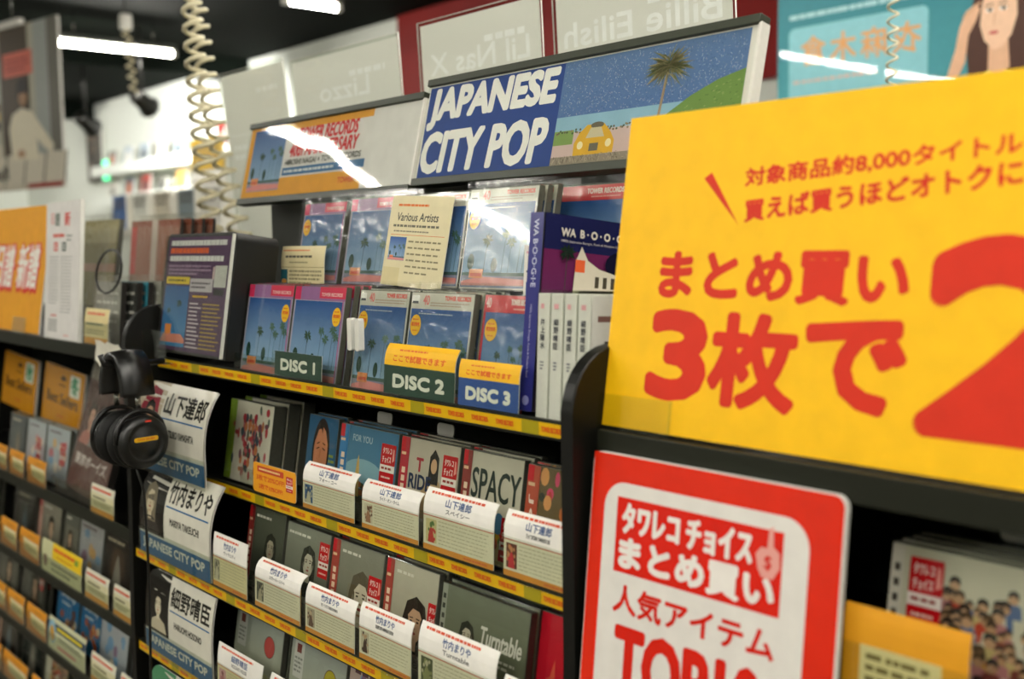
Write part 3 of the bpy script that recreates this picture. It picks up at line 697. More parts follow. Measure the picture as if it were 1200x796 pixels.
def p_various(p, W, H):
    p.rect(0, 0, W, H, '#ddd2a8'); p.l += .02
    p.lines(W*.12, H*.87, W*.88, H*.92, 1, '#d8702c', .8, 2); p.text('Various Artists', W*.12, H*.72, H*.09, '#4c4a44', w=W*.68, slant=.15, bold=.25)
    p.lines(W*.08, H*.64, W*.9, H*.69, 1, '#6a6656', seed=3); p.lines(W*.1, H*.59, W*.8, H*.62, 1, '#7a7462', seed=9); p.line(W*.06, H*.565, W*.94, H*.565, .7, '#cf6a3a')
    resort(p, W*.06, H*.28, W*.34, H*.54, 3); p.lines(W*.38, H*.12, W*.94, H*.53, 6, '#8a8262', .5, 6, wd=2.2)
    p.rect(W*.02, 0, W*.3, H*.2, '#d3c694')
o = put(card('cream sheet headed Various Artists standing in the rear row', p_various, .134, .120, .8, 8, group=None, holder=False, name='review_sheet', cat='sign'), fx(444, 328, .836), .838, 1.4985, 10, 0, 3)
def p_cream(p, W, H):
    p.rect(0, 0, W, H, '#ddd0a2'); p.l += .02
    p.lines(W*.04, H*.86, W*.96, H*.92, 1, '#d86a3a', .8, 2); p.lines(W*.1, H*.68, W*.9, H*.79, 1, '#4a4840', .7, 5); p.lines(W*.2, H*.56, W*.8, H*.62, 1, '#8a8262', seed=6); p.line(0, H*.47, W, H*.47, .8, '#8a7a52')
    p.lines(W*.2, H*.04, W*.95, H*.42, 4, '#8a8262', seed=8); p.rect(0, H*.02, W*.16, H*.42, '#1f5f6a'); p.ell(W*.08, H*.12, W*.06, H*.06, '#c98a3a')
o = put(card('cream folded card in front of the bagged disc in the rear row', p_cream, .125, .060, .5, 14, holder=False, cat='card'), fx(329, 325, .836), .836, 1.491, 3)
def p_tag(p, W, H):
    p.rect(0, 0, W, H, '#e6e2d8'); p.lines(W*.1, H*.55, W*.9, H*.62, 1, '#5a5650', seed=2); resort(p, W*.1, H*.05, W*.9, H*.42, 4); p.lines(W*.1, H*.85, W*.9, H*.92, 1, '#d8a8b0', seed=3)
put(card('small white tag with a tiny palm picture beside the book spine', p_tag, .042, .072, 1, 0, holder=False, name='small_tag'), -.948, .829, 1.476, 4)

# DISC signs
def disc_sign(lab, X, w_, h_, txt, base, top, strip, th, Y=.7325, z=1.3765):
    def f(p, W, H):
        p.rect(0, 0, W, H, base); p.l += .03; hb = H
        if top:
            hb = H*top; p.rect(0, hb, W, H, '#f0b81a'); p.l += .02; p.text('ここで試聴できます' if strip else 'ここで試聴できます', W*.5, hb+(H-hb)*(.18 if strip else .1), (H-hb)*(.3 if strip else .34), '#dd5a1c', w=W*.74, al='c', bold=.25)
            p.lines(W*.2, hb+(H-hb)*.62, W*.8, hb+(H-hb)*.78, 1, '#dd6a24', seed=2)
        p.text(txt, W*.5, hb*.26, hb*.42, '#f1efe6', w=W*.72, al='c', bold=1.25)
    o = card(lab, f, w_, h_, top or 1, th, holder=False, name='disc_sign', cat='sign', group='disc number signs on the top shelf rail'); put(o, X, Y, z, 4)
    box('acrylic_front', -.003, w_+.003, -.003, -.0014, -.002, h_*(top or 1), 'clear', o)
disc_sign('dark green sign reading DISC 1 below the pink-band discs', fx(321, 430, .732), .122, .033, 'DISC 1', '#27463c', None, False, 0)
disc_sign('dark green and yellow sign reading DISC 2', fx(449, 455, .732), .136, .060, 'DISC 2', '#27463c', .56, True, 40)
disc_sign('blue and yellow sign reading DISC 3 leaning beside the book', fx(536, 470, .732), .100, .050, 'DISC 3', '#2f55a4', .60, True, 22)
h = thing('clear_tray', 'long clear acrylic tray along the front below the pink-band discs', 'holder', None); put(h, fx(271, 425, .738), .7425, Z1-.0110)
box('front_wall', 0, .30, 0, .0016, 0, .036, 'clear', h); box('floor_plate', 0, .30, .0016, .020, 0, .0016, 'clear', h); box('side_wall', 0, .0016, .0016, .020, .0016, .036, 'clear', h)
# white hinge clips between the stacks
for px, lab in ((407, 'left of two white clips between the DISC 1 and DISC 2 stacks'), (416, 'right of two white clips between the DISC 1 and DISC 2 stacks')):
    o = thing('white_clip', lab, 'clip', 'white clips between the stacks'); put(o, fx(px, 390, .737), .7365, Z1+.004)
    prism('clip_body', rrect(0, .045, .009, .085, .003), 0, .008, 'white_plastic', o); box('clip_post', .003, .006, .002, .006, 0, .046, 'clear', o)

# listening station
o = thing('listening_station', 'black box with a purple song list print on its clear front', 'box'); put(o, -1.738, .722, Z1+.014, 9)
prism('body', rrect(0, 0, .243, .190, .012, corners=(0, 0, 1, 1)), .006, .075, 'black', o, bev=.001)
for k in range(4): box('side_slot', -.0006, .001, .02, .03, .05+.025*k, .062+.025*k, 'steel', o)
p = Print(); W, H = 205, 176
p.rect(0, 0, W, H, '#57355f'); p.l += .03
for y, c, s_ in ((162, '#e3dfe2', 1), (150, '#e8622a', 2), (138, '#e3dfe2', 3)):
    p.lines(8, y, 195, y+9, 1, c, .85, s_, 8)
p.lines(8, 116, 150, 134, 3, '#a98cab', .6, 5); p.rect(4, 103, 82, 114, '#e6c61e'); p.lines(10, 105, 74, 112, 1, '#6a5a1a', .7, 4); p.rect(84, 92, 155, 112, '#c5bcc6'); p.lines(88, 96, 150, 108, 2, '#5c4a60', .6, 6)
p.rect(158, 100, 194, 132, '#cfccca'); p.rect(160, 88, 190, 97, '#2d2a30'); p.rect(152, 112, 157, 130, '#d8b8bc')
p.rect(3, 6, 84, 100, '#24589a', col2='#3a86c0'); p.l += .02; palm(p, 22, 40, 22, 8, '#1f4038'); palm(p, 55, 44, 30, 10, '#1f4038'); p.rect(16, 24, 36, 40, '#ea8a34'); p.poly([(3, 12), (10, 24), (70, 26), (84, 18), (84, 12)], '#e08a78')
p.lines(96, 82, 150, 88, 1, '#e0b02a', .8, 7)
for k in range(12): p.lines(90, 72-6*k, 130, 76-6*k, 1, '#e0d4dc', .8, 20+k); p.lines(132, 72-6*k, 192, 76-6*k, 1, '#c9a83c', .6, 40+k)
b_ = p.build(o, 'paper', .0045, 'song_list', x=.012, z=.005); b_.scale = (1.10, 1, 1.02)
box('clear_front', .004, .241, .0005, .0035, .002, .187, 'clear', o); box('white_edge', .2375, .2400, .0005, .005, .002, .187, 'foam', o)
lathe('screw', [(-.001, .004), (.001, .004)], 'steel', o, 12, 'y').location = (.236, .006, .183)
h = thing('clear_tray', 'small clear acrylic tray in front of the purple song list box', 'holder', None); put(h, -1.738, .706, Z1-.002)
box('front_wall', 0, .088, 0, .0016, 0, .052, 'clear', h); box('floor_plate', 0, .088, .0016, .012, 0, .0016, 'clear', h)

# book, cover facing right
o = thing('book', 'dark blue book with a night city cover lettered WA BOOGIE', 'book'); put(o, -.862, .748, 1.3775, 6)
box('pages', .002, .0185, .003, .147, .002, .202, 'foam', o)
box('front_cover', .0185, .0205, 0, .150, 0, .205, 'black', o); box('back_cover', 0, .002, 0, .150, 0, .205, 'black', o); box('spine', 0, .0205, -.0015, .002, 0, .205, 'black', o)
p = Print(); p.rect(0, 0, 20.5, 205, '#2d2f78'); p.l += .02; p.lines(0, 0, 1, 1, 1, '#2d2f78'); p.text('WA B·O·O·G·I·E', 6.5, 198, 7, '#b9bcd8', rot=-90, w=70, bold=.2); p.text('1980s Japanese Boogie, Funk & Modern Soul', 7, 110, 4, '#a8a8c8', rot=-90, w=75)
p.ell(10, 11, 5, 5, '#8a8cc0'); p.build(o, 'glossy_print', -.002, 'spine_print')
p = Print(); W, H = 150, 205
p.rect(0, 0, W, H*.86, '#6a2450', col2='#2a2448'); p.rect(0, H*.82, W, H, '#1c1f4a'); p.l += .02; p.rect(0, 0, W, H*.3, '#352a38'); p.l += .02
for i in range(13):
    x = 2+i*9; hh = 46+18*math.sin(i*2.1)
    p.rect(x, 34, x+7, 34+hh, '#2a2226')
    for k in range(7): p.rect(x+1.5, 38+k*hh/8, x+5.5, 40+k*hh/8, '#b98c2e')
p.rect(0, 8, W, 34, '#2f5c70', col2='#4a2a38'); p.ell(118, 158, 30, 16, '#15142c')
p.poly([(40, 90), (44, 150), (44, 158), (52, 174), (62, 160), (80, 152), (W, 140), (W, 90)], '#cfc7b4'); p.rect(44, 147, 58, 160, '#e0643a'); p.l += .02
for k in range(6): p.rect(74+k*12, 132, 80+k*12, 144, '#4a4438'); p.rect(100+k*12, 84, 107+k*12, 100, '#6a5c48')
palm(p, 30, 128, 40, 13, '#1c2a22')
p.text('WA  B · O · O · G · I · E', 21, 183, 8, '#d9d2c6', w=118, bold=.45); p.text('1980s Japanese Boogie, Funk & Modern Soul from Japan', 21, 176, 3.2, '#c9c2c0', w=112); p.text('2010s', 22, 66, 5, '#d8c890', bold=.2)
q = p.build(o, 'glossy_print', 0, 'cover_print'); q.rotation_euler = (0, 0, R(90)); q.location = (.0210, 0, 0)
# white-spined boxes
for k in range(4):
    o = thing('white_box_set', 'white-spined disc box, %s of four beside the blue book' % ('leftmost', 'second from left', 'third from left', 'rightmost')[k], 'CD', 'four white-spined boxes')
    put(o, -.838+.0185*k, .748+.001*k, Z1-.0025, 3)
    box('slipcase', 0, .0165, 0, .132, 0, .130, 'foam', o, .0006); box('plastic_wrap', -.0004, .0169, -.0006, .1325, -.0, .1335, 'clear', o)
    p = Print(); p.lines(5, 112, 12, 122, 1, '#d8a0a0', seed=k)
    for i, ch in enumerate('細野晴臣'[:4] if k else '井上陽水'): p.text(ch, 5.2, 98-8*i, 6.2, '#44464a', bold=.2)
    p.lines(6, 52, 11, 62, 3, '#7a7c80', seed=k+4); p.build(o, 'paper', -.0008, 'spine_print')
    if k == 3:
        p = Print(); p.rect(2, 2, 128, 128, '#cfcdc2'); p.l += .02; p.rect(20, 60, 46, 84, '#4c463e'); p.rect(60, 20, 110, 50, '#7c9a92'); p.lines(10, 100, 100, 112, 1, '#7a5a52', seed=2)
        q = p.build(o, 'glossy_print', 0, 'side_print'); q.rotation_euler = (0, 0, R(90)); q.location = (.0173, 0, 0)

# ================================================================ middle bay rows
def cov(kind, seed=1, obi_col=None, stk=None, extra=None, obi_t=None):
    def f(p, W, H):
        x0 = 0
        if obi_col: x0 = W*.15
        p.rect(0, 0, W, H, '#b9b6aa'); p.l += .02
        q = Print(); q.l = p.l; art(q, kind, W-x0, H, seed); b = len(p.v)
        p.v += [(a+x0, c, d) for a, c, d in q.v]; p.f += [tuple(b+i for i in g_) for g_ in q.f]; p.c += q.c; p.l = q.l+.05
        if extra: extra(p, x0, W, H)
        p.l += .05
        if obi_col: obi(p, 0, 0, x0, H, obi_col, obi_t)
        if stk: p.l += .05; sticker(p, W*stk[0], H*stk[1], W*.24, H*.40)
    return f
def label_tab(px, py, Y, z, lab, w_=.026, h_=.1315):
    X = fx(px, py, Y); o = thing('divider_tab', lab, 'divider', 'plastic index dividers in the disc rows'); put(o, X, Y, z, 5)
    prism('divider_plate', rrect(-.045, 0, .085, h_-.0135, .004), 0, .0012, 'clear', o)
    prism('index_tab', rrect(0, h_-.0155, w_, h_, .005), 0, .0014, 'white_plastic', o)
# --- row B (z Z2)
zB = Z2-.006
def e_flower(p, x0, W, H):
    p.rect(x0, 0, W, H, '#e2ddcb'); rn = random.Random(4); p.rect(x0, 0, x0+W*.16, H, '#8fae3e'); p.l += .02
    for i in range(120):
        a, b = rn.gauss(W*.58, W*.15), rn.gauss(H*.52, H*.21)
        if 8 < b < H-8 and a < W-10: p.ell(a, b, rn.uniform(2, 6), rn.uniform(3, 9), rn.choice(['#b8404a', '#c96a70', '#5c6a5c', '#8a5a66', '#d88a5c', '#4a5a66', '#c94a52']), 9); p.l -= .015
    p.up(.05)
def e_cartoonface(p, x0, W, H):
    p.rect(x0, 0, W, H, '#2d5f86', col2='#466a80'); p.l += .02
    p.ell(W*.48, H*.60, W*.29, H*.38, '#2b211c', 30); p.ell(W*.48, H*.57, W*.235, H*.33, '#c4805c', 30); p.poly([(W*.25, H*.68), (W*.30, H*.88), (W*.48, H*.97), (W*.66, H*.88), (W*.71, H*.68), (W*.60, H*.84), (W*.50, H*.88), (W*.50, H*.80), (W*.44, H*.86), (W*.36, H*.84)], '#2b211c')
    p.poly([(W*.1, 0), (W*.3, H*.18), (W*.7, H*.18), (W*.9, 0)], '#3a3028'); p.line(W*.33, H*.62, W*.43, H*.64, 1.4, '#2b1a14'); p.line(W*.53, H*.64, W*.63, H*.62, 1.4, '#2b1a14'); p.line(W*.34, H*.68, W*.43, H*.70, 1.6, '#2b1a14'); p.line(W*.53, H*.70, W*.62, H*.68, 1.6, '#2b1a14'); p.line(W*.48, H*.62, W*.46, H*.52, 1.2, '#9a5c40'); p.line(W*.42, H*.42, W*.54, H*.43, 1.6, '#8c3a30')
    p.lines(W*.78, H*.3, W*.97, H*.6, 5, '#8a9a4c', seed=2)
def e_bluesea(p, x0, W, H):
    p.rect(x0, 0, W, H, '#3f7396', col2='#5a8aa0'); p.l += .02; p.rect(x0, 0, W, H*.34, '#5c5a44'); p.ell(W*.45, H*.5, W*.35, H*.16, '#86adba'); p.l += .02
    rn = random.Random(2)
    for i in range(26): p.ell(rn.uniform(x0+4, W-8), rn.uniform(3, H*.4), 5, 4, rn.choice(['#5f7a3c', '#8a5a3c', '#c9b48a', '#42523a', '#a8683c']), 8); p.l -= .015
    p.up(.03); p.poly([(W*.30, H*.25), (W*.34, H*.62), (W*.36, H*.7), (W*.38, H*.62), (W*.42, H*.25)], '#c9a860'); p.rect(W*.5, H*.2, W*.9, H*.32, '#c9c6b4'); p.text('FOR YOU', W*.08+x0, H*.84, H*.07, '#a8c0cc', w=W*.34, bold=.2)
def e_ride(p, x0, W, H):
    p.rect(x0, 0, W, H, '#bdb5a2'); p.l += .02
    cx = x0+(W-x0)*.52
    p.poly([(cx-18, H*.22), (cx-22, H*.5), (cx-12, H*.62), (cx+12, H*.62), (cx+22, H*.5), (cx+18, H*.22)], '#b39a72'); p.poly([(cx-10, 0), (cx-11, H*.3), (cx+11, H*.3), (cx+10, 0), (cx+3, 0), (cx, H*.2), (cx-3, 0)], '#4c4842')
    p.l += .05; p.poly([(cx-10, H*.58), (cx-9, H*.85), (cx, H*.93), (cx+9, H*.85), (cx+10, H*.58)], '#2b2622'); p.ell(cx, H*.76, 6, 9, '#c9a27c'); p.l += .05
    p.text('RIDE', x0+4, H*.50, H*.14, '#23304e', w=44, bold=.8); p.text('ON', x0+(W-x0)*.60, H*.40, H*.13, '#23304e', w=26, bold=.8); p.text('T', x0+17, H*.68, H*.13, '#a8303a', bold=.8); p.text('M', x0+10, H*.26, H*.12, '#a8303a', bold=.8)
def e_spacy(p, x0, W, H):
    p.rect(x0, 0, W, H, '#c9c4b0'); p.l += .02; rn = random.Random(6); p.rect(x0, 0, W, H*.42, '#b5a86c'); p.l += .02
    for i in range(34): p.ell(rn.uniform(x0+5, W-12), rn.uniform(5, H*.36), rn.uniform(3, 7), rn.uniform(4, 9), rn.choice(['#c9a23c', '#a8403a', '#4a7ca0', '#5c7a44', '#d8c98a', '#cf6a4a']), 9); p.l -= .015
    p.up(.05)
    for i, c in enumerate(('#4f8a6a', '#cf5a44', '#4a82a8')): p.ell(x0+18+i*19, H*.38, 9, 12, c, 14)
    p.text('SPACY', x0+3, H*.57, H*.28, '#2c3832', w=W*.80, bold=.6)
def e_joy(p, x0, W, H):
    p.rect(x0, 0, W, H, '#6a5a3a'); rn = random.Random(8); p.l += .02
    for i in range(44): p.ell(rn.uniform(x0+4, W-6), rn.uniform(5, H-6), rn.uniform(3, 8), rn.uniform(4, 10), rn.choice(['#cf4a6a', '#7a8a3a', '#c9703a', '#3a3a2c', '#d89a5c', '#b83a3a']), 9); p.l -= .015
    p.up(.05)
def rowitem(lab, px, py, w_, h_, Y, z, painter, n=0, rec=9, bag=False, gr=None, nx=None, **k):
    if nx: w_ = min(w_, fx(nx[0], nx[1], Y+h_*.15)-fx(px, py, Y+h_*.15)-.0035)
    if abs(z-(Z3-.006)) < 1e-6: h_ = .1185
    X = fx(px, py, Y+h_*math.sin(R(rec)))
    o = put(cd(lab, painter, w_, h_, bag=bag, group=gr, **k), X, Y, z, rec)
    if n: stack(o, n, 'case behind the %s' % ' '.join(lab.split(',')[0].split()[:10]), 'cases behind the '+lab.split(',')[0][:40])
    return o
rowitem('floral crowd cover disc with a green edge, beside the black lettered name plate', 270, 460, .140, .126, .765, zB, cov('pastel', 3, extra=e_flower), 2, name='cd_box', t_=.022, gr=None)
rowitem('disc with a painted face cover, blue and brown', 362, 475, .132, .124, .775, zB, cov('portrait', 1, extra=e_cartoonface), 1, nx=(399, 479))
rowitem('blue seaside cover disc with a red sticker and blue side strip', 399, 479, .142, .124, .764, zB, cov('portrait', 1, '#3a7cb0', (.74, .48), e_bluesea), 2, nx=(470, 493))
rowitem('disc lettered RIDE ON, person in a tan coat on the cover', 470, 493, .142, .124, .764, zB, cov('portrait', 1, '#b5303c', (.74, .50), e_ride), 2, nx=(543, 513))
rowitem('disc lettered SPACY in tall thin letters over balloons', 543, 513, .142, .124, .764, zB, cov('portrait', 1, '#8c3a34', (.74, .05), e_spacy), 2, nx=(618, 528))
rowitem('disc with a salmon side strip lettered JOY and a jungle cover', 618, 528, .133, .124, .758, zB, cov('portrait', 1, '#b8543c', None, e_joy, 'JOY'), 1)
for px, py, lab in ((434, 483, 'index tab behind the blue seaside disc'), (504, 497, 'index tab behind the RIDE ON disc')): label_tab(px, py, .812, zB+.001, lab, .034, .1345)
# --- row C
zC = Z3-.006; gC = 'discs in the second name plate row'
def e_turn(p, x0, W, H):
    p.rect(x0, 0, W, H, '#6f7462', col2='#54583e'); p.l += .02; p.rect(x0, 0, x0+9, H, '#8f9284'); p.lines(x0+2, 8, x0+7, H-8, 9, '#3c4038', seed=4)
    face(p, W*.33, H*.58, W*.09, '#b9b09a', '#2e3026', '#30332a'); p.text('Turntable', W*.48, H*.56, H*.17, '#d5d3c6', w=W*.46, bold=.5, slant=.12); p.lines(W*.5, H*.40, W*.92, H*.5, 2, '#b9b8a8', seed=2)
def e_red(p, x0, W, H):
    p.rect(x0, 0, W, H, '#c2182c'); p.l += .02; p.poly([(W*.3, 0), (W*.35, H*.3), (W*.28, H*.42), (W*.4, H*.46), (W*.5, H*.62), (W*.55, H*.4), (W*.7, H*.34), (W*.6, 0)], '#d85a44')
def port(sd, skin, hair, cloth, bgc, bg2, cx=.5, s=.19, long=True, y=.55):
    def f(p, x0, W, H):
        p.rect(x0, 0, W, H, bgc, col2=bg2); p.l += .02; w2 = W-x0; face(p, x0+w2*cx, H*y, w2*s, skin, hair, cloth, long); p.lines(x0+6, H*.87, x0+w2*.6, H*.93, 1, '#d9d6c8', seed=sd)
    return f
rowitem('dark disc case with a red spine at the left of the second row', 293, 590, .140, .124, .728, zC, cov('portrait', 1, '#8f2a2a', None, port(3, '#a8a08a', '#33352c', '#3b3d32', '#5a5e50', '#3e4236', .6)), 3, nx=(337, 610))
rowitem('black and white portrait disc, figure leaning on a hand', 337, 610, .142, .124, .718, zC, cov('portrait', 1, None, (.78, .50), port(4, '#b9b4a0', '#33352c', '#2a2c24', '#86897a', '#5c5f50', .55, .17, True, .60)), 2, nx=(390, 624))
rowitem('pale portrait disc with long hair and a rust side strip', 390, 624, .142, .124, .718, zC, cov('portrait', 1, '#a8483c', (.76, .34), port(5, '#c9bfa8', '#5a5442', '#4a4a3c', '#8a8a7a', '#6a6a58', .56, .27, True, .45)), 2, nx=(453, 643))
rowitem('sepia portrait disc of a person with dark hair in a black coat', 453, 643, .142, .124, .718, zC, cov('portrait', 1, '#a8483c', (.86, .30), port(6, '#c29c7c', '#2a211b', '#38261e', '#bdb8a4', '#8f8a78', .56, .27, True, .44)), 2, nx=(518, 680))
rowitem('thick box lettered Turntable in green grey', 518, 680, .150, .132, .706, zC, cov('portrait', 1, None, None, e_turn), 2, name='cd_box', edge='case_dark', nx=(626, 705))
rowitem('red bagged disc with an orange figure beside the side panel', 633, 709, .056, .120, .722, zC, cov('portrait', 1, None, None, e_red), 1, bag=False)
for px, py, lab in ((425, 633, 'index tab behind the pale portrait disc'), (496, 660, 'index tab behind the sepia portrait disc')): label_tab(px, py, .767, zC, lab, .034, .1195)
# --- row D
zD = Z4-.006
def e_circle(c, hand):
    def f(p, x0, W, H):
        p.rect(x0, 0, W, H, '#a3aaa6', col2='#b8b89a'); p.l += .02; p.poly([(x0, 0), (W*.25, H*.42), (W*.5, H*.36), (W*.75, H*.3), (W, 0)], '#b9b78c')
        p.rect(x0+8, H*.5, x0+W*.24, H*.92, '#cfcfc8'); p.rect(x0+14, H*.78, x0+26, H*.88, '#7a3a34'); p.ell(W*.74, H*.64, 15.5, 15.5, '#6a4a40', 24); p.ell(W*.74, H*.64, 14.3, 14.3, c, 24)
        if hand: p.line(W*.70, H*.64, W*.80, H*.62, .8, '#5a5420')
        p.lines(x0+10, H*.55, x0+W*.22, H*.74, 4, '#8a8c86', seed=3)
    return f
rowitem('grey disc with a coral red dot', 279, 709, .142, .124, .716, zD, cov('portrait', 1, None, None, e_circle('#c4504c', False)), 1, nx=(343, 739))
rowitem('grey disc with a yellow green dial', 343, 739, .142, .124, .713, zD, cov('portrait', 1, None, None, e_circle('#bcae2c', True)), 1, nx=(410, 765))
rowitem('pale disc with an orange scribble at the bottom edge of the photo', 410, 765, .142, .124, .713, zD, cov('pastel', 5), 2, nx=(475, 795))
rowitem('disc under the white cards near the bottom edge', 475, 795, .142, .124, .713, zD, cov('portrait', 11), 1)

# --- curled name plates
def plate(lab, X, Y, z, jp, en, painter, h_=.142, w_=.25, th=38):
    def f(p, W, H):
        p.rect(0, 0, W, H, '#d9d6c6'); p.l += .03
        painter(p, W*.37, H); p.l += .05
        p.rect(W*.37, H*.235, W, H, '#dbd8c8'); p.rect(0, 0, W, H*.235, '#2a6494'); p.rect(0, H*.225, W, H*.245, '#cfd4cc'); p.l += .03
        p.text(jp, W*.40, H*.66, H*.23, '#26241f', w=W*.56, bold=.9); p.rect(W*.39, H*.60, W*.97, H*.617, '#2a6494')
        p.text(en, W*.46, H*.42, H*.075, '#3a3a34', w=W*.40, bold=.35); p.text('JAPANESE CITY POP', W*.05, H*.06, H*.12, '#e3e4da', w=W*.88, bold=.7)
    def g_(p, W, H):
        f(p, W, H)
    o = thing('name_plate', lab, 'sign', 'curled name plates reading JAPANESE CITY POP')
    cf = curl(h_*.35, th, h_, 1.2); p = Print(); p.l = .3; f(p, w_*1000, h_*1000)
    out = rrect(0, 0, w_, h_, .03, corners=(0, 0, 0, 1), n=6)
    p2 = Print(); clipped = []
    # trim the print to the rounded corner of the plate
    bm = bmesh.new(); me = bpy.data.meshes.new('tmp'); me.from_pydata([(a*.001, -c*.001, b*.001) for a, b, c in p.v], [], p.f)
    at_ = me.color_attributes.new('ink', 'FLOAT_COLOR', 'CORNER'); at_.data.foreach_set('color', [q for c in p.c for v in c for q in v]); bm.from_mesh(me)
    arc = out[-7:]
    for (xa, za), (xb, zb) in zip(arc, arc[1:]):
        no = Vector((-(zb-za), 0, (xb-xa)));
        if no.dot(Vector(((xa+xb)/2-.03, 0, (za+zb)/2-(h_-.03)))) < 0: no = -no
        bmesh.ops.bisect_plane(bm, geom=bm.verts[:]+bm.edges[:]+bm.faces[:], plane_co=(xa, 0, za), plane_no=no, clear_outer=True)
    for i in range(1, 10): bmesh.ops.bisect_plane(bm, geom=bm.verts[:]+bm.edges[:]+bm.faces[:], plane_co=(0, 0, h_*i/10), plane_no=(0, 0, 1))
    for v in bm.verts: v.co = cf(v.co)
    bm.to_mesh(me); bm.free(); me.name = 'printed_face'; link('printed_face', me, 'glossy_print', o)
    sheet('plate_stock', w_, h_, .0005, 'foam', o, cf, outline=out, back=.0016)
    box('clear_holder', 0, w_+.004, -.0035, -.0022, -.004, h_*.28, 'clear', o)
    return put(o, X, Y, z)
def q_b(p, W, H): p.rect(0, 0, W, H, '#b5aa92'); p.l += .03; p.poly([(W*.2, H*.2), (W*.15, H*.7), (W*.4, H*.95), (W*.8, H*.9), (W, H*.2)], '#8c2f3a'); p.l += .02; face(p, W*.55, H*.62, W*.2, '#c29a7c', '#2b211c', '#2f3a66')
def q_c(p, W, H): p.rect(0, 0, W, H, '#221e1a'); p.l += .03; face(p, W*.42, H*.62, W*.24, '#cdbf9e', '#7a715c', '#3a3630')
def q_d(p, W, H): p.rect(0, 0, W, H, '#191713'); p.l += .03; face(p, W*.55, H*.60, W*.2, '#d2c9ac', '#191713', '#c2b99c', False)
def q_e(p, W, H): p.rect(0, 0, W, H, '#4f8a62'); p.l += .03; face(p, W*.5, H*.55, W*.2, '#c9a888', '#2b211c', '#c98a5c')
plate('topmost curled name plate, half behind the headphones', XL+.003, .690, Z2+.004, '山下達郎', 'TATSURO YAMASHITA', q_b)
plate('middle curled name plate with a pale haired portrait', XL+.033, .679, Z3+.005, '竹内まりや', 'MARIYA TAKEUCHI', q_c)
plate('curled name plate with a portrait in a tall hat, third down', XL+.045, .677, Z4+.005, '細野晴臣', 'HARUOMI HOSONO', q_d, .130, .236, th=16)
plate('lowest curled name plate, only its green top corner in view', XL+.045, .675, Z5+.003, '大貫妙子', 'TAEKO ONUKI', q_e, .127, .245, th=16)

# --- review cards on the rails
def p_review(jp, title, pc, cream='#e8e2c8', seed=1):
    def f(p, W, H):
        p.rect(0, 0, W, H, cream); p.rect(0, H*.56, W, H, '#f0ede4'); p.l += .02
        p.rect(0, 0, W, H*.09, '#e0963a'); p.lines(W*.08, H*.895, W*.92, H*.955, 1, '#da5430', .6, seed, wd=H*.04)
        p.text(jp, W*.5, H*.745, H*.125, '#3c5684', w=W*.36, al='c', bold=.25); p.text(title, W*.5, H*.64, H*.07, '#4a4a46', w=W*.34, al='c', bold=.12)
        p.rect(0, H*.545, W, H*.56, '#c9584c'); p.rect(W*.04, H*.13, W*.20, H*.50, pc[0]); 
        rs = random.Random(seed)
        for i in range(16): p.ell(rs.uniform(W*.055, W*.185), rs.uniform(H*.16, H*.47), W*.014, H*.03, rs.choice(pc[1:]), 8); p.l -= .015
        p.up(.05); p.poly([(W*.07, H*.13), (W*.09, H*.30), (W*.12, H*.40), (W*.15, H*.30), (W*.17, H*.13)], pc[1]); p.ell(W*.12, H*.41, W*.022, H*.045, pc[2], 12)
        p.lines(W*.23, H*.12, W*.96, H*.52, 7, '#b5b096', .45, seed, wd=.9)
        p.lines(W*.6, H*.02, W*.95, H*.07, 1, '#d86a3a', seed=seed)
    return f
def p_promo(p, W, H):
    p.rect(0, 0, W, H, '#eda21e', 5); p.l += .02; p.rect(W*.1, H*.70, W*.72, H*.90, '#c9442a', 1); p.lines(W*.14, H*.74, W*.68, H*.86, 1, '#f0d090', .8, 3)
    p.text('3枚で20%OFF!', W*.08, H*.42, H*.2, '#d8501c', w=W*.66, bold=.3); p.text('2枚で10%OFF!', W*.14, H*.14, H*.18, '#d8501c', w=W*.56, bold=.3); sticker(p, W*.78, H*.3, W*.15, H*.5)
JP, JT = '山下達郎', '竹内まりや'
def railcard(lab, pxl, pyl, pxr, h_, Y, z, painter, **k):
    X0 = fx(pxl, pyl, Y); X1 = fx(pxr, pyl+(pxr-pxl)*.34, Y)
    o = card(lab, painter, X1-X0, h_, group=k.pop('group', 'review cards on the yellow rails'), **k); put(o, X0, Y, z, 2); return o
o = railcard('orange promotion card with rounded corners on the upper yellow rail', 297, 575, 347, .042, .731, Z2+.006, p_promo, th=0, r=.005, holder=False, name='promo_card', hold_h=1, group=None)
railcard('review card with a blue picture, leftmost under the painted face disc', 355, 588, 415, .064, .731, Z2+.006, p_review(JP, 'フォー・ユー', ('#2f5f92', '#c9c2a8', '#2b4060'), seed=1), th=60)
railcard('review card with a pale figure picture under the RIDE ON disc', 424, 606, 490, .062, .730, Z2+.006, p_review(JP, 'ライド・オン・タイム', ('#d6cdb4', '#a8785c', '#6a4a38'), seed=2), th=55)
railcard('widest review card, lettered スペイシー, tilted in front of the SPACY disc', 496, 634, 578, .072, .729, Z2+.006, p_review(JP, 'スペイシー', ('#d0c490', '#c03a34', '#5c7a44'), seed=3), th=42)
railcard('review card with a red picture beside the right side panel', 590, 664, 672, .070, .730, Z2+.006, p_review(JP, 'ジョイ TATSURO YAMASHITA LIVE', ('#6a3a2c', '#c9343c', '#c98a5c'), seed=4), th=35)
z = Z3+.006
railcard('straight cream review card beside the middle name plate', 250, 681, 289, .076, .680, z, p_review(JT, 'ヴァラエティ', ('#8a8674', '#c9c2a8', '#3a3630'), '#e6dcae', 5), th=12)
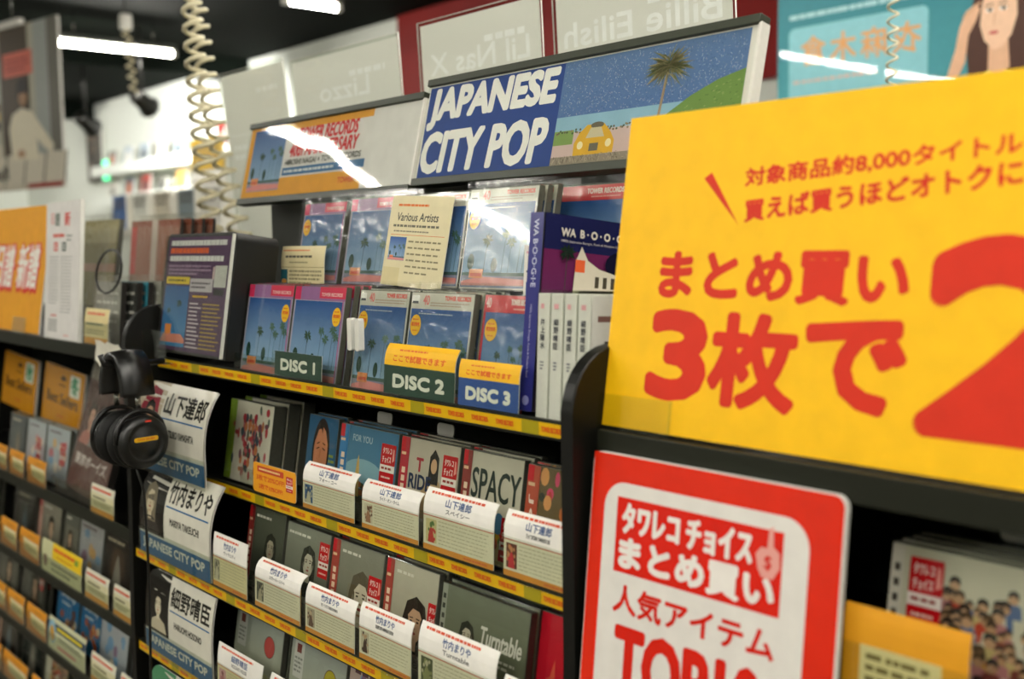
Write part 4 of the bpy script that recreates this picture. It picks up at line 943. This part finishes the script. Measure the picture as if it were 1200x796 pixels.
railcard('review card curled back over its yellow backing, second row', 299, 704, 351, .068, .680, z, p_review(JT, 'ユニヴァーシティ・ストリート', ('#55564a', '#b5ab92', '#2c2c26'), seed=6), th=70)
railcard('review card with an oval sepia picture, third in the second row', 358, 735, 415, .062, .679, z, p_review(JT, 'ラヴ・ソングス TAKEUCHI MARIYA', ('#b5aa94', '#6a4c3c', '#d0b294'), seed=7), th=35)
railcard('review card with a seated dark figure picture under the sepia portrait disc', 421, 766, 481, .066, .679, z, p_review(JT, 'REQUEST 30TH ANNIVERSARY EDITION', ('#c9bfa8', '#4a3026', '#c29c7c'), seed=8), th=28)
railcard('large review card in front of the thick Turntable box', 490, 796, 580, .074, .678, z, p_review(JT, 'Turntable', ('#4f5638', '#8a8c5c', '#b9b294'), seed=9), th=30)
railcard('review card cut by the bottom edge beside the red disc', 588, 838, 650, .055, .678, z, p_review(JT, 'モア・ミュージック', ('#8a2a30', '#d86a4c', '#d8b294'), seed=10), th=30)
z = Z4+.006
railcard('cream review card with a pink picture under the coral dot disc', 255, 800, 306, .072, .677, z, p_review('細野晴臣', 'HOSONO HOUSE', ('#d0a0a0', '#b56a70', '#8a4a50'), '#e6dcae', 11), th=15)
railcard('white card at the bottom edge under the yellow dial disc', 314, 826, 372, .070, .677, z, p_review('細野晴臣', 'はらいそ', ('#b8b49c', '#7a7a60', '#4a4a3a'), seed=12), th=30)
railcard('white card at the bottom edge right of the yellow dial disc', 382, 860, 440, .070, .677, z, p_review('細野晴臣', '泰安洋行', ('#b8b49c', '#7a7a60', '#4a4a3a'), seed=13), th=30)
# yellow backing card
o = thing('yellow_card', 'plain yellow backing card peeking out behind a curled review card', 'card'); put(o, fx(344, 720, .684), .6835, Z3+.004, 2); box('card_stock', 0, .018, 0, .0006, 0, .048, 'yellow_stock', o)
# long clear rail holders
for z, y in ((Z2, .738), (Z3, .688), (Z4, .686)):
    o = thing('clear_rail_holder', 'clear acrylic lip running along the %s yellow rail' % {Z2: 'upper', Z3: 'middle', Z4: 'lower'}[z], 'holder', 'clear lips on the yellow rails', (XL+.26, y+.0035, z-.0105))
    box('clear_lip', 0, XR-XL-.28, 0, .0014, 0, .040, 'clear', o)

# ================================================================ right bay
def p_sale(p, W, H):
    p.rect(0, 0, W, H, '#fbc206'); p.l += .05; c = '#d62c0c'
    p.poly([(97, 230), (105, 235), (140, 187)], c)
    p.text('対象商品約8,000タイトルが', 143, 220, 16, c, w=258, bold=.6, rot=3); p.text('買えば買うほどオトクに!', 146, 190, 18, c, w=243, bold=.75, rot=5)
    p.text('まとめ買い', 58, 123, 40, c, w=244, bold=2.2)
    p.text('3', 56, 35, 73, c, w=60, bold=5.0); p.text('枚', 126, 34, 75, c, w=84, bold=3.6); p.text('で', 222, 42, 66, c, w=82, bold=4.2)
    p.text('2', 326, 37, 130, c, w=122, bold=9)
Y0 = .742
o = thing('sale_sign', 'large yellow sale sign with red Japanese lettering', 'sign'); put(o, -.7385, Y0, Z1+.0055, 9)
box('sign_board', 0, .62, 0, .003, 0, .293, 'yellow_stock', o); p = Print(); p_sale(p, 620, 293); p.build(o, 'paper', -.0004, 'lettering')
o = thing('clear_sign_holder', 'clear acrylic clip holding the lower left corner of the yellow sale sign', 'holder'); put(o, -.744, .7345, Z1+.0035, 8)
box('front_wall', 0, .098, -.001, .0006, 0, .033, 'clear', o); box('bottom_wall', 0, .098, .0006, .016, 0, .0014, 'clear', o); box('side_edge', .0966, .098, -.0022, -.001, .0014, .033, 'clear', o)
# red sign
def p_red(p, W, H):
    out = rrect(0, 0, W, H, 9, corners=(1, 1, 1, 0)); p.poly(out, '#e02a10'); p.l += .05
    p.poly(rrect(17, 17, W-28, H-24, 24, n=8), '#e6e2da'); p.l += .05
    x0, x1 = 33, 214; p.rect(x0, 193, x1, 261, '#dd1e0c'); p.l += .05
    p.text('ﾀﾜﾚｺ', x0+8, 230, 26, '#eee8e0', w=66, bold=1.2); p.text('ﾁｮｲｽ', x0+83, 230, 25, '#eee8e0', w=68, bold=1.2)
    hx0 = x1-23; H0 = H; H = 308
    p.poly([(hx0, H-80), (hx0-3, H-68), (hx0+2, H-62), (hx0+8, H-62), (hx0+9, H-46), (hx0+13, H-44), (hx0+14, H-60), (hx0+20, H-64), (hx0+21, H-76), (hx0+15, H-86), (hx0+4, H-86)], '#e8a398'); p.text('$', hx0+6, H-80, 12, '#d8200e', bold=.3); H = H0
    p.text('まとめ買い', x0+7, 198, 26, '#eee8e0', w=x1-x0-14, bold=1.7)
    p.text('人気アイテム', x0+3, 157, 25, '#d8200e', w=x1-x0-6, bold=.9)
    p.text('TOP10', x0+10, 88, 56, '#d8200e', w=x1-x0-24, bold=3.0)
    #p.text('CHOICE', x0+14, 44, 24, '#d8200e', w=x1-x0-28, bold=1.2)
o = thing('choice_sign', 'red and white sign with rounded corners reading TOP10', 'sign'); H_ = .300; put(o, -.7275, .692, 1.357-H_*math.cos(R(6)), 6)
prism('sign_board', rrect(0, 0, .269, H_, .010), 0, .004, 'foam', o); p = Print(); W, H = 266, H_*1000-2; p_red(p, W, H); p.build(o, 'glossy_print', -.0004, 'lettering', x=.001, z=.001)
box('support_leg', .10, .14, .0045, .012, -.022, .25, 'clear', o)
def e_crowd(p, x0, W, H):
    art(p, 'crowd', W, H, 9); p.l += .03; p.rect(0, 0, 11, H, '#c9c5b4'); p.lines(3, H*.4, 8, H*.9, 5, '#4c4840', seed=3); p.ell(34, H*.40, 22, 13, '#c9403c', 26); p.ell(34, H*.40, 20.5, 11.5, '#d9d6c6', 26)
    p.text('みんなの歌', 17, H*.35, 11, '#c03a28', w=35, bold=.8); sticker(p, 16, H*.52, 28, H*.42)
X = fx(1046, 612, .790)
o = put(cd('disc with a colourful crowd cover at the lower right, red sticker on it', cov('crowd', 9, None, None, e_crowd), .142, .124), X, .770, 1.189, 9)
stack(o, 3, 'case behind the colourful crowd disc at lower right', 'cases behind the crowd disc')
label_tab(1165, 625, .840, 1.195, 'index tab above the colourful crowd disc', .05)
def p_yel(p, W, H): p.rect(0, 0, W, H, '#e09c1c'); p.l += .02; p.rect(W*.15, H*.15, W*.8, H*.6, '#e6d8a0'); p.lines(W*.2, H*.2, W*.75, H*.55, 3, '#7a6a3a', seed=2)
o = card('amber card at the bottom edge in front of the crowd disc', p_yel, .10, .072, .7, 15, holder=True, name='price_card', group=None); put(o, fx(985, 765, .722), .722, 1.255-.052, 4)
rowitem('dark disc further right on the lower right shelf', 1330, 680, .142, .124, .78, 1.189, cov('dark', 3), 2)

# ================================================================ left bay
o = thing('sale_sign', 'orange-yellow sign with white letters outlined red on the left bay', 'sign'); put(o, -2.81, .742, Z1+.0055, 9)
box('sign_board', 0, .446, 0, .003, 0, .270, 'foam', o); p = Print(); W, H = 446, 270
p.rect(0, 0, W, H, '#e7a11a'); p.l += .05
for i, ch in enumerate('旧譜・新譜'):
    x = (92, 168, 248, 264, 334)[i]
    if ch == '・': p.ell(x, 138, 6, 8, '#d8322a'); continue
    p.text(ch, x, 86, 102, '#d8322a', w=70, bold=5, slant=.08); p.l += .03; p.text(ch, x+1, 94, 92, '#efe9de', w=62, bold=2.4, slant=.08)
p.build(o, 'paper', -.0004, 'lettering'); p = Print()
o = thing('clear_sign_holder', 'clear acrylic clip under the orange-yellow sign on the left bay', 'holder'); put(o, fx(13, 385, .735), .7355, Z1+.0035, 8); box('front_wall', 0, .085, 0, .0014, 0, .034, 'clear', o); box('bottom_wall', 0, .085, .0014, .012, 0, .0014, 'clear', o)
o = thing('notice_board', 'narrow white standing notice with red and grey columns of print', 'sign'); put(o, -2.325, .741, Z1+.002, 4)
box('foam_board', 0, .192, 0, .008, 0, .272, 'foam', o); p = Print(); W, H = 186, 268
p.rect(0, 0, W, H, '#e2dfda'); p.l += .03; p.text('新', 104, 222, 26, '#d8483c', w=30, bold=.9); p.text('譜', 50, 222, 26, '#5a6a5c', w=26, bold=.6); p.text('旧', 26, 226, 22, '#e0a09a', w=20, bold=.5)
p.lines(40, 196, 110, 210, 1, '#dd6a5c', .8, 4); p.lines(118, 190, 150, 206, 2, '#8a928a', .6, 5); p.rect(45, 172, 68, 190, '#dc6a60', 3); p.rect(92, 172, 115, 190, '#5a655c', 3); p.lines(49, 175, 64, 187, 2, '#f0e6e0', seed=2); p.lines(96, 175, 111, 187, 2, '#e6e6e0', seed=2)
p.lines(20, 66, 76, 164, 15, '#8a8c86', .5, 7, wd=1.8); p.lines(88, 50, 150, 164, 18, '#90928c', .5, 8, wd=1.8); p.lines(35, 42, 70, 48, 1, '#d8483c', .8, 3); p.lines(20, 12, 74, 38, 5, '#80827c', .5, 9); p.lines(110, 6, 150, 10, 1, '#dd7a6c', seed=2)
p.build(o, 'paper', -.0003, x=.003, z=.002)
# bagged goods on the left top shelf
def slab(lab, px, py, w_, h_, d, Y, z, col, rec, paint=None, gr=None, cat='record', name='bagged_record', m='case_dark'):
    X = fx(px, py, Y+h_*math.sin(R(rec))); o = thing(name, lab, cat, gr); put(o, X, Y, z, rec)
    box('sleeve', 0, w_, 0, d, 0, h_, m, o); p = Print(); p.rect(0, 0, w_*1000, h_*1000, col); p.l += .05
    if paint: paint(p, w_*1000, h_*1000)
    p.build(o, 'glossy_print', -.0006)
    bm = bmesh.new(); rn = random.Random(int(px)); n = 8; g = [[bm.verts.new((-.003+(w_+.006)*i/n, -.002-rn.random()*.004, -.0+(h_+.012)*j/n)) for i in range(n+1)] for j in range(n+1)]
    for j in range(n):
        for i in range(n): bm.faces.new((g[j][i], g[j][i+1], g[j+1][i+1], g[j+1][i]))
    fin('plastic_bag', bm, 'bag', o, True); return o
zt = Z1-.006
slab('bagged olive and pink sleeve behind the white notice', 100, 250, .20, .25, .01, .87, zt, '#8a8250', 8, lambda p, W, H: (p.rect(W*.0, H*.55, W, H*.62, '#b58a70'), p.rect(0, H*.8, W, H, '#a8a074'), p.rect(0, 0, W, H*.25, '#5a4a1c')), m='case_edge')
def p_rust(p, W, H): p.rect(0, 0, W, H, '#96523c'); p.rect(0, H*.45, W, H*.95, '#a4705c'); p.rect(0, H*.55, W*.12, H*.95, '#c83a34'); p.rect(W*.44, H*.2, W*.56, H, '#d2c6b8'); p.l += .02; p.lines(W*.2, H*.1, W*.9, H*.4, 5, '#d0b09a', .5, 3, wd=4)
s = slab('bagged rust brown sleeve with a white band, front of its stack', 155, 247, .235, .242, .006, .89, zt, '#96523c', 6, p_rust)
for k in range(3):
    c = copy_tree(s); c['label'] = '%s rust brown sleeve behind the front one of its stack' % ORD[k]; c['group'] = 'rust brown sleeves in the stack'; c.location = s.location+Vector((.012*(k+1), .0165*(k+1), 0))
for k, (px, col, lab) in enumerate(((113, '#9a9a90', 'silver bagged disc, leftmost behind the small cream card'), (131, '#3a3c38', 'dark bagged disc beside the silver one on the left bay'), (143, '#4aa0b4', 'turquoise edged bagged disc on the left bay'), (158, '#a8a89c', 'pale grey bagged disc beside the turquoise one'), (172, '#7c7f78', 'grey bagged disc partly behind the rounded side panel'))):
    slab(lab, px, 326, .125, .124, .01,   .77+.018*k, zt, col, 5, (lambda p, W, H: p.lines(8, H*.2, W-10, H*.9, 5, '#d8d6cc', .5, 4, wd=5)), 'bagged discs on the left bay top shelf', 'CD', 'bagged_disc')
tube('zip_tie', [(.0+.06*math.cos(t/20*6.283)+.02*math.sin(t/20*6.283), 0, .05+.04*math.sin(t/20*6.283)) for t in range(20)], .0022, 'headphone', None, 6, True).name = 'cable_loop'
o = bpy.data.objects['cable_loop']; tag(o, 'thin black cable loop above the cream card on the left bay', 'cable'); o.location = at(127, 312, .765)+Vector((0, 0, -.06))
def p_small(p, W, H): p.rect(0, 0, W, H, '#e0cf98'); p.l += .02; p.rect(0, 0, W, H*.18, '#dd9a2c'); p.lines(W*.1, H*.78, W*.9, H*.92, 1, '#d86a4c', .8, 3); p.lines(W*.08, H*.5, W*.85, H*.62, 1, '#5a6a52', .8, 4); p.lines(W*.08, H*.26, W*.9, H*.42, 2, '#8a825c', seed=5)
o = card('small cream card on the left bay top shelf beside the rounded panel', p_small, .118, .066, .5, 15, group=None, name='small_card'); put(o, fx(97, 396, .741), .743, Z1+.004, 4)

# gold best seller boards
for k, (px, lab) in enumerate(((8, 'left gold board lettered Best Sellers with a green stamp'), (55, 'right gold board lettered Best Sellers with a green stamp'))):
    X = fx(px, 416 if k == 0 else 422, .885); o = thing('gold_board', lab, 'sign', 'gold boards on the dark back of the left bay'); put(o, X, .865, 1.148 if k else 1.156, 7, 0, 3)
    W, H = .262, .136; box('board', 0, W, 0, .006, 0, H, 'foam', o); p = Print(); W, H = 262, 136
    p.rect(0, 0, W, H, '#c98a20'); p.l += .03; p.text('Best Sellers', W*.10, H*.36, 25, '#33281a', w=W*.78, bold=.8); p.text('TOWER', W*.38, H*.66, 8, '#4a3c22', w=46); p.poly([(W*.43, H*.78), (W*.43, H*.86), (W*.46, H*.82), (W*.49, H*.90), (W*.52, H*.82), (W*.55, H*.86), (W*.55, H*.78)], '#3c2e1a'); p.lines(W*.4, H*.14, W*.7, H*.18, 1, '#c0502c', seed=2)
    p.rect(W*.66, H*.56, W*.90, H*.92, '#dbe0c8', 6); p.l += .02; p.text('秋' if k == 0 else '冬', W*.69, H*.60, 40, '#1e8a5a', w=46, bold=1.6)
    p.build(o, 'glossy_print', -.0005)
    box('wire_hook', W*.0005, W*.0005+.002, .006, .14, .06, .062, 'steel', o)

# dense disc rows
rn = random.Random(21)
KN = {'portrait': 'grey portrait', 'dark': 'dark figure', 'pastel': 'pastel dotted', 'crowd': 'busy crowd', 'blue_box': 'blue'}
def lrow(z, items, rowname, Y=.775):
    XS = [fx(i[0], i[1], Y+.02) for i in items]
    for k, (px, py, kind, col, st, lab) in enumerate(items):
        X = XS[k]; w_ = min(.142, XS[k+1]-X-.004) if k+1 < len(XS) else .142
        if X+w_ > XL-.026: w_ = XL-.026-X
        o = cd(lab, cov(kind, rn.randint(1, 99), col, st), w_, .124, group='discs in the %s row of the left bay' % rowname, bag=rn.random() < .25); put(o, X, Y+rn.uniform(0, .004), z-.006, 8)
        stack(o, 1, 'case behind the '+' '.join(lab.split(',')[0].split()[:12]), 'cases in the %s row of the left bay' % rowname)
lrow(LZ[1], [(-30, 468, 'pastel', None, None, 'mauve disc cut by the left edge, upper row'), (15, 492, 'dark', None, None, 'dark mottled disc in front of the left gold board'),
             (34, 495, 'pastel', None, (.55, .3), 'purple pink disc with a red sticker below the gold boards'), (56, 500, 'pastel', None, (.62, .35), 'pale pink disc with a round orange sticker, left of the tall bagged poster book')], 'upper')
lrow(LZ[2], [(-22, 552, 'dark', '#6a4a8a', None, 'dark disc with a violet strip at the left edge, second row'), (20, 572, 'dark', None, None, 'green dark disc in the second row, behind yellow price cards'), (48, 590, 'portrait', '#c98a80', None, 'brown disc with a pink strip in the second row'),
             (78, 606, 'portrait', None, None, 'bagged grey blue disc behind the yellow and white notice card'), (96, 612, 'pastel', None, None, 'pale silver disc with a blue label above the cream cards'), (124, 624, 'dark', None, None, 'dark curled booklet disc beside the rounded side panel')], 'second')
lrow(LZ[3], [(-25, 625, 'portrait', None, None, 'grey disc at the left edge, third row'), (2, 645, 'portrait', None, None, 'grey portrait disc in the third row'), (30, 662, 'portrait', None, (.80, .55), 'dark portrait disc with a red sticker in the third row'),
             (71, 690, 'blue_box', None, None, 'left of two bright blue cartoon style discs in the third row'), (97, 706, 'blue_box', None, None, 'right of two bright blue cartoon style discs in the third row'), (122, 720, 'pastel', None, None, 'silver grey disc beside the hanging cable, third row')], 'third')
lrow(LZ[4], [(-30, 700, 'dark', None, (.6, .4), 'dark disc with a red sticker at the left edge, lowest row'), (3, 722, 'dark', '#8a4a2c', None, 'dark disc with a rust strip in the lowest row'), (30, 745, 'dark', None, None, 'black disc in the lowest row'),
             (58, 768, 'crowd', None, None, 'orange and dark disc near the bottom edge, lowest row'), (92, 790, 'portrait', None, None, 'grey disc by the bottom edge under the blue discs')], 'lowest')
def p_price(p, W, H):
    p.rect(0, 0, W, H, '#e0961e', col2='#b3701a'); p.l += .02; p.poly([(W*.2, H*.72), (W*.96, H*.62), (W*.94, H*.16), (W*.26, H*.28)], '#cfc58c'); p.l += .02; p.rect(W*.24, H*.62, W*.94, H*.68, '#e6e0c0'); p.lines(W*.3, H*.28, W*.88, H*.56, 4, '#8a8452', .6, 4)
    p.rect(W*.08, H*.5, W*.13, H*.72, '#3a2a14'); p.lines(W*.45, H*.8, W*.8, H*.86, 1, '#8a5a1c', seed=3)
def p_cardr(p, W, H):
    p.rect(0, 0, W, H, '#d8d2a8'); p.rect(0, H*.7, W, H, '#e0dcc6'); p.l += .02; p.rect(0, 0, W, H*.18, '#d8952c'); p.lines(W*.05, H*.76, W*.95, H*.92, 1, '#d8583a', .9, 3); p.lines(W*.1, H*.5, W*.8, H*.62, 1, '#3c3e34', .8, 5); p.lines(W*.1, H*.26, W*.92, H*.42, 2, '#8c8660', .6, 6)
def p_notice(p, W, H):
    p.rect(0, 0, W, H, '#c9c99c'); p.l += .02; p.rect(W*.28, H*.5, W, H, '#ecc81a'); p.lines(W*.32, H*.72, W*.88, H*.92, 1, '#d8501c', .8, 4); p.lines(W*.4, H*.58, W*.8, H*.66, 1, '#c96a1c', seed=8); p.lines(W*.26, H*.08, W*.95, H*.42, 2, '#5c6244', .65, 5, wd=5); p.ell(W*.1, H*.35, W*.05, H*.2, '#7a5a4c'); p.rect(W*.84, H*.70, W*.92, H*.86, '#7a9a3a')
def p_disney(p, W, H):
    p.rect(0, 0, W, H, '#cfcfa8'); p.l += .02; p.rect(0, H*.62, W, H*.86, '#26405c'); p.lines(W*.24, H*.64, W*.98, H*.84, 1, '#e6d024', .9, 4); p.lines(W*.3, H*.36, W*.9, H*.54, 2, '#5c6a5c', .6, 5); p.lines(W*.26, H*.08, W*.9, H*.26, 1, '#cf6a6a', .9, 5); p.ell(W*.11, H*.55, W*.1, H*.38, '#8fb9c9'); p.ell(W*.11, H*.5, W*.07, H*.25, '#c99a3c')
def lcards(z, items, rowname):
    for pxl, pxr, py, h_, pt, lab in items:
        o = card(lab, pt, fx(pxr, py+(pxr-pxl)*.6, .733)-fx(pxl, py, .733)-.013, h_, .6, 18, group='price cards in the %s row of the left bay' % rowname, name='price_card', hold_h=.5); put(o, fx(pxl, py, .733), .731, z+.006, 3)
N5 = ('leftmost', 'second from left', 'third from left', 'fourth from left', 'fifth from left')
yl = lambda k, r: '%s yellow price card on the %s rail of the left bay' % (N5[k], r)
lcards(LZ[1], [(-9, 11, 540, .054, p_price, yl(0, 'upper')), (12, 31, 551, .054, p_price, yl(1, 'upper')), (33, 57, 560, .054, p_price, yl(2, 'upper')), (108, 138, 603, .054, p_cardr, 'cream and orange card at the right end of the upper rail, left bay')], 'upper')
lcards(LZ[2], [(-22, 0, 622, .062, p_price, yl(0, 'second')), (2, 23, 636, .062, p_price, yl(1, 'second')), (24, 49, 648, .062, p_price, yl(2, 'second')), (50, 99, 663, .066, p_notice, 'wide cream notice card with a bright yellow band'), (101, 131, 694, .056, p_cardr, 'cream card with red heading right of the yellow band notice'), (134, 158, 715, .056, p_cardr, 'cream card nearest the side panel on the second rail')], 'second')
lcards(LZ[3], [(-14, 9, 698, .06, p_price, yl(0, 'third')), (9, 31, 717, .06, p_price, yl(1, 'third')), (32, 57, 735, .06, p_price, yl(2, 'third')), (58, 103, 755, .066, p_disney, 'wide card with yellow script on navy under the blue discs'), (108, 139, 796, .056, p_cardr, 'cream card with red heading under the silver grey disc'), (142, 165, 815, .056, p_cardr, 'cream card nearest the side panel on the third rail')], 'third')
lcards(LZ[4], [(-20, 4, 775, .06, p_price, yl(0, 'lowest')), (5, 35, 796, .06, p_price, yl(1, 'lowest')), (38, 66, 815, .06, p_price, yl(2, 'lowest'))], 'lowest')
# tall bagged book leaning right of the gold boards
def p_tall(p, W, H):
    p.rect(0, 0, W, H, '#4c3430', col2='#6a4a42'); p.l += .05
    for i, c in enumerate(('#b5786a', '#8a8a86', '#a86a60')): face(p, W*(.26+.24*i), H*.58, W*.12, '#c9a088', '#3a2a24', c, False)
    p.text('東京ボーイズ', W*.10, H*.20, H*.09, '#d8cfc6', w=W*.8, bold=.8); p.rect(0, H*.86, W, H, '#8a8274')
o = slab('tall bagged book with three people on its cover, leaning back left of the headphones', 128, 440, .20, .262, .014, .765, LZ[1]-.004, '#4c3430', 15, p_tall, cat='book', name='bagged_book'); o.location.x = fx(80, 585, .765)-.01
o.rotation_euler[1] = R(4); o.location.z += .018
h = thing('clear_tray', 'clear acrylic tray along the upper rail under the tall bagged book', 'holder'); put(h, fx(58, 575, .736), .736, LZ[1]+.002); h.location.y = .7415; h.location.z = LZ[1]-.0105; box('front_wall', 0, .26, 0, .0014, 0, .045, 'clear', h); box('side_wall', .12, .1214, .0014, .012, 0, .045, 'clear', h); box('floor_plate', 0, .26, .0014, .014, 0, .0012, 'clear', h)

# ================================================================ headphones
hp = thing('headphones', 'black over-ear headphones hanging on the rounded side panel', 'headphones'); C0 = at(163, 517, .632); hp.location = C0; hp.scale = (.84, .84, .84)
hp.rotation_euler = (0, 0, R(8))
def band(name, r0, w0, t0, m, x_shift=0):
    bm = bmesh.new(); rings = []
    for i in range(33):
        a = math.pi*i/32; cx, cz = -.034+.036*math.cos(a), .080+.070*math.sin(a)
        nx, nz = math.cos(a), math.sin(a)*.9; rings.append([bm.verts.new((cx+nx*q, y, cz+nz*q)) for q, y in ((t0, -w0), (t0*1.35, 0), (t0, w0), (-t0, w0), (-t0, -w0))])
    for A, B in zip(rings, rings[1:]):
        for k in range(5): bm.faces.new((A[k], A[(k+1) % 5], B[(k+1) % 5], B[k]))
    bm.faces.new(rings[0]); bm.faces.new(rings[-1][::-1]); return fin(name, bm, m, hp, True)
band('headband', 0, .029, .008, 'headphone')
for s in (0, 1):
    x = .002 if s == 0 else -.070
    y = tube('yoke', [(x+(.01 if s == 0 else -.01)*0, 0, .085), (x, 0, .058)], .005, 'steel', hp, 8)
    arc = tube('arm', [(x+.004*(1 if s == 0 else -1), .047*math.cos(t), .008+.047*math.sin(t)) for t in [R(q) for q in range(-10, 191, 20)]], .0045, 'headphone', hp, 8)
    cup = lathe('ear_cup', [(-.002, .040), (.004, .046), (.014, .047), (.020, .044), (.022, .036), (.0225, .034), (.019, .032), (.019, .026), (.021, .024), (.0215, .0)][:], 'headphone', hp, 40)
    pad = lathe('ear_pad', [(-.028, .030), (-.030, .040), (-.026, .0485), (-.016, .0505), (-.006, .048), (-.002, .042)], 'pad', hp, 40)
    pl = lathe('pad_ring', [(-.004, .0470), (-.0025, .0485), (-.001, .0470)], 'headphone', hp, 40)
    for q in (cup, pad, pl):
        q.location = (x, 0, 0)
        if s: q.rotation_euler = (0, 0, math.pi)
p = Print(); p.poly(rrect(-23, -4, 23, 4, 3.6), '#d9a81e'); p.up(.1); p.text('TOWER RECORDS', 0, -1.5, 3, '#c9601c', w=34, al='c', bold=.15)
q = p.build(hp, 'glossy_print', 0, 'name_strip'); q.rotation_euler = (0, 0, R(90)); q.location = (.0245, 0, .006)
p = Print(); p.poly(rrect(-6, -1.5, 6, 1.5, 1.2), '#c03a2c'); q = p.build(hp, 'glossy_print', 0, 'red_mark'); q.rotation_euler = (R(-20), 0, R(90)); q.location = (.0262, 0.004, .037)
o = thing('headphone_hook', 'black curved hook under the headphone band on the side panel', 'hook', None, C0+Vector((-.0286, .0, .1105)))
tube('hook_arm', [(0, -.040, .018), (0, -.036, .004), (0, 0, 0), (0, .055, .002)], .005, 'headphone', o, 8)
o = thing('crumpled_tape', 'crumpled whitish tape stuck on the ledge left of the headband', 'tape', None, at(118, 404, .728))
bm = bmesh.new(); rn = random.Random(3); g = [[bm.verts.new((i*.0165, -.004-.010*rn.random()-.005*(j == 0), -.030+.0115*j+.006*rn.random()-.0035*i*(j < 2))) for i in range(8)] for j in range(4)]
for j in range(3):
    for i in range(7): bm.faces.new((g[j][i], g[j][i+1], g[j+1][i+1], g[j+1][i]))
fin('tape_sheet', bm, 'tape', o, True)
a = C0+Vector((.0, 0, -.048)); pts = [a+Vector((-.006, -.004, .01))]
for k in range(1, 26): pts.append(Vector((a.x-.012+.006*math.sin(k*.35), .640-.0*k, a.z-k*.03)))
o = tube('headphone_cable', pts, .0022, 'headphone', None, 6); tag(o, 'thin black cable hanging down from the headphones in front of the side panel', 'cable')

# ================================================================ curly cords
def coil(name, lab, P0, P1, r, pitch, wire, gr=None, sag=0, ph=0, top=None, rr=None):
    P0, P1 = Vector(P0), Vector(P1); L = (P1-P0).length; n = int(L/pitch); pts = []
    ax = (P1-P0).normalized(); u = Vector((1, .3, 0)).normalized(); u -= ax*u.dot(ax); u.normalize(); v = ax.cross(u)
    for i in range(n*10+1):
        t = i/(n*10); a = 2*math.pi*i/10+ph; k = r*(1 if rr is None else 1+(rr-1)*t)
        pts.append(P0+(P1-P0)*t+u*(k*math.cos(a)+sag*math.sin(math.pi*t))+v*k*math.sin(a))
    if top: pts = [Vector(top)]+pts
    o = tube(name, pts, wire, 'cord', None, 6); tag(o, lab, 'cord', gr); return o
Yc = 1.0
A0, A1 = at(225, -2, Yc), at(249, 268, Yc); k = (3.0-A0.z)/(A0.z-A1.z)
coil('curly_cord', 'cream curly cord, left of the twin cords dropping behind the song list box', A0+Vector((-.01, 0, .30)), A1+Vector((0, 0, -.04)), .015, .034, .0050, 'twin curly cords over the left bay', -.012, 0, (A0.x, A0.y, 2.98), 1.4)
B0, B1 = at(231, -2, Yc+.062), at(283, 262, Yc+.062)
coil('curly_cord', 'cream curly cord, right of the twin cords, swinging out to the right below', B0+Vector((-.02, 0, .30)), B1+Vector((0, 0, -.04)), .014, .034, .0050, 'twin curly cords over the left bay', -.035, 2.4, (B0.x, B0.y, 2.98), 1.5)
P = at(147, 22, 2.44); Q = at(157, 110, 2.5)
o = thing('ceiling_socket', 'small pale socket on the ceiling above the thin curly cord', 'socket', None, P+Vector((0, 0, -.06))); prism('socket_body', rrect(-.028, 0, .028, .085, .014), -.025, .025, 'white_plastic', o); tube('stem', [(0, 0, .08), (0, 0, 3.0-o.location.z)], .005, 'headphone', o)
coil('curly_cord', 'thin curly cord hanging from the pale socket beside the fluorescent tube', P+Vector((0, 0, -.06)), Q, .02, .055, .006)
P = at(1050, -2, 1.9); Q = at(1043, 97, 1.9)
coil('curly_cord', 'thin curly cord hanging in front of the teal poster', P+Vector((0, 0, .5)), Q+Vector((0, 0, -.3)), .0095, .026, .0024, None, 0, 0, (P.x, P.y, 2.98))
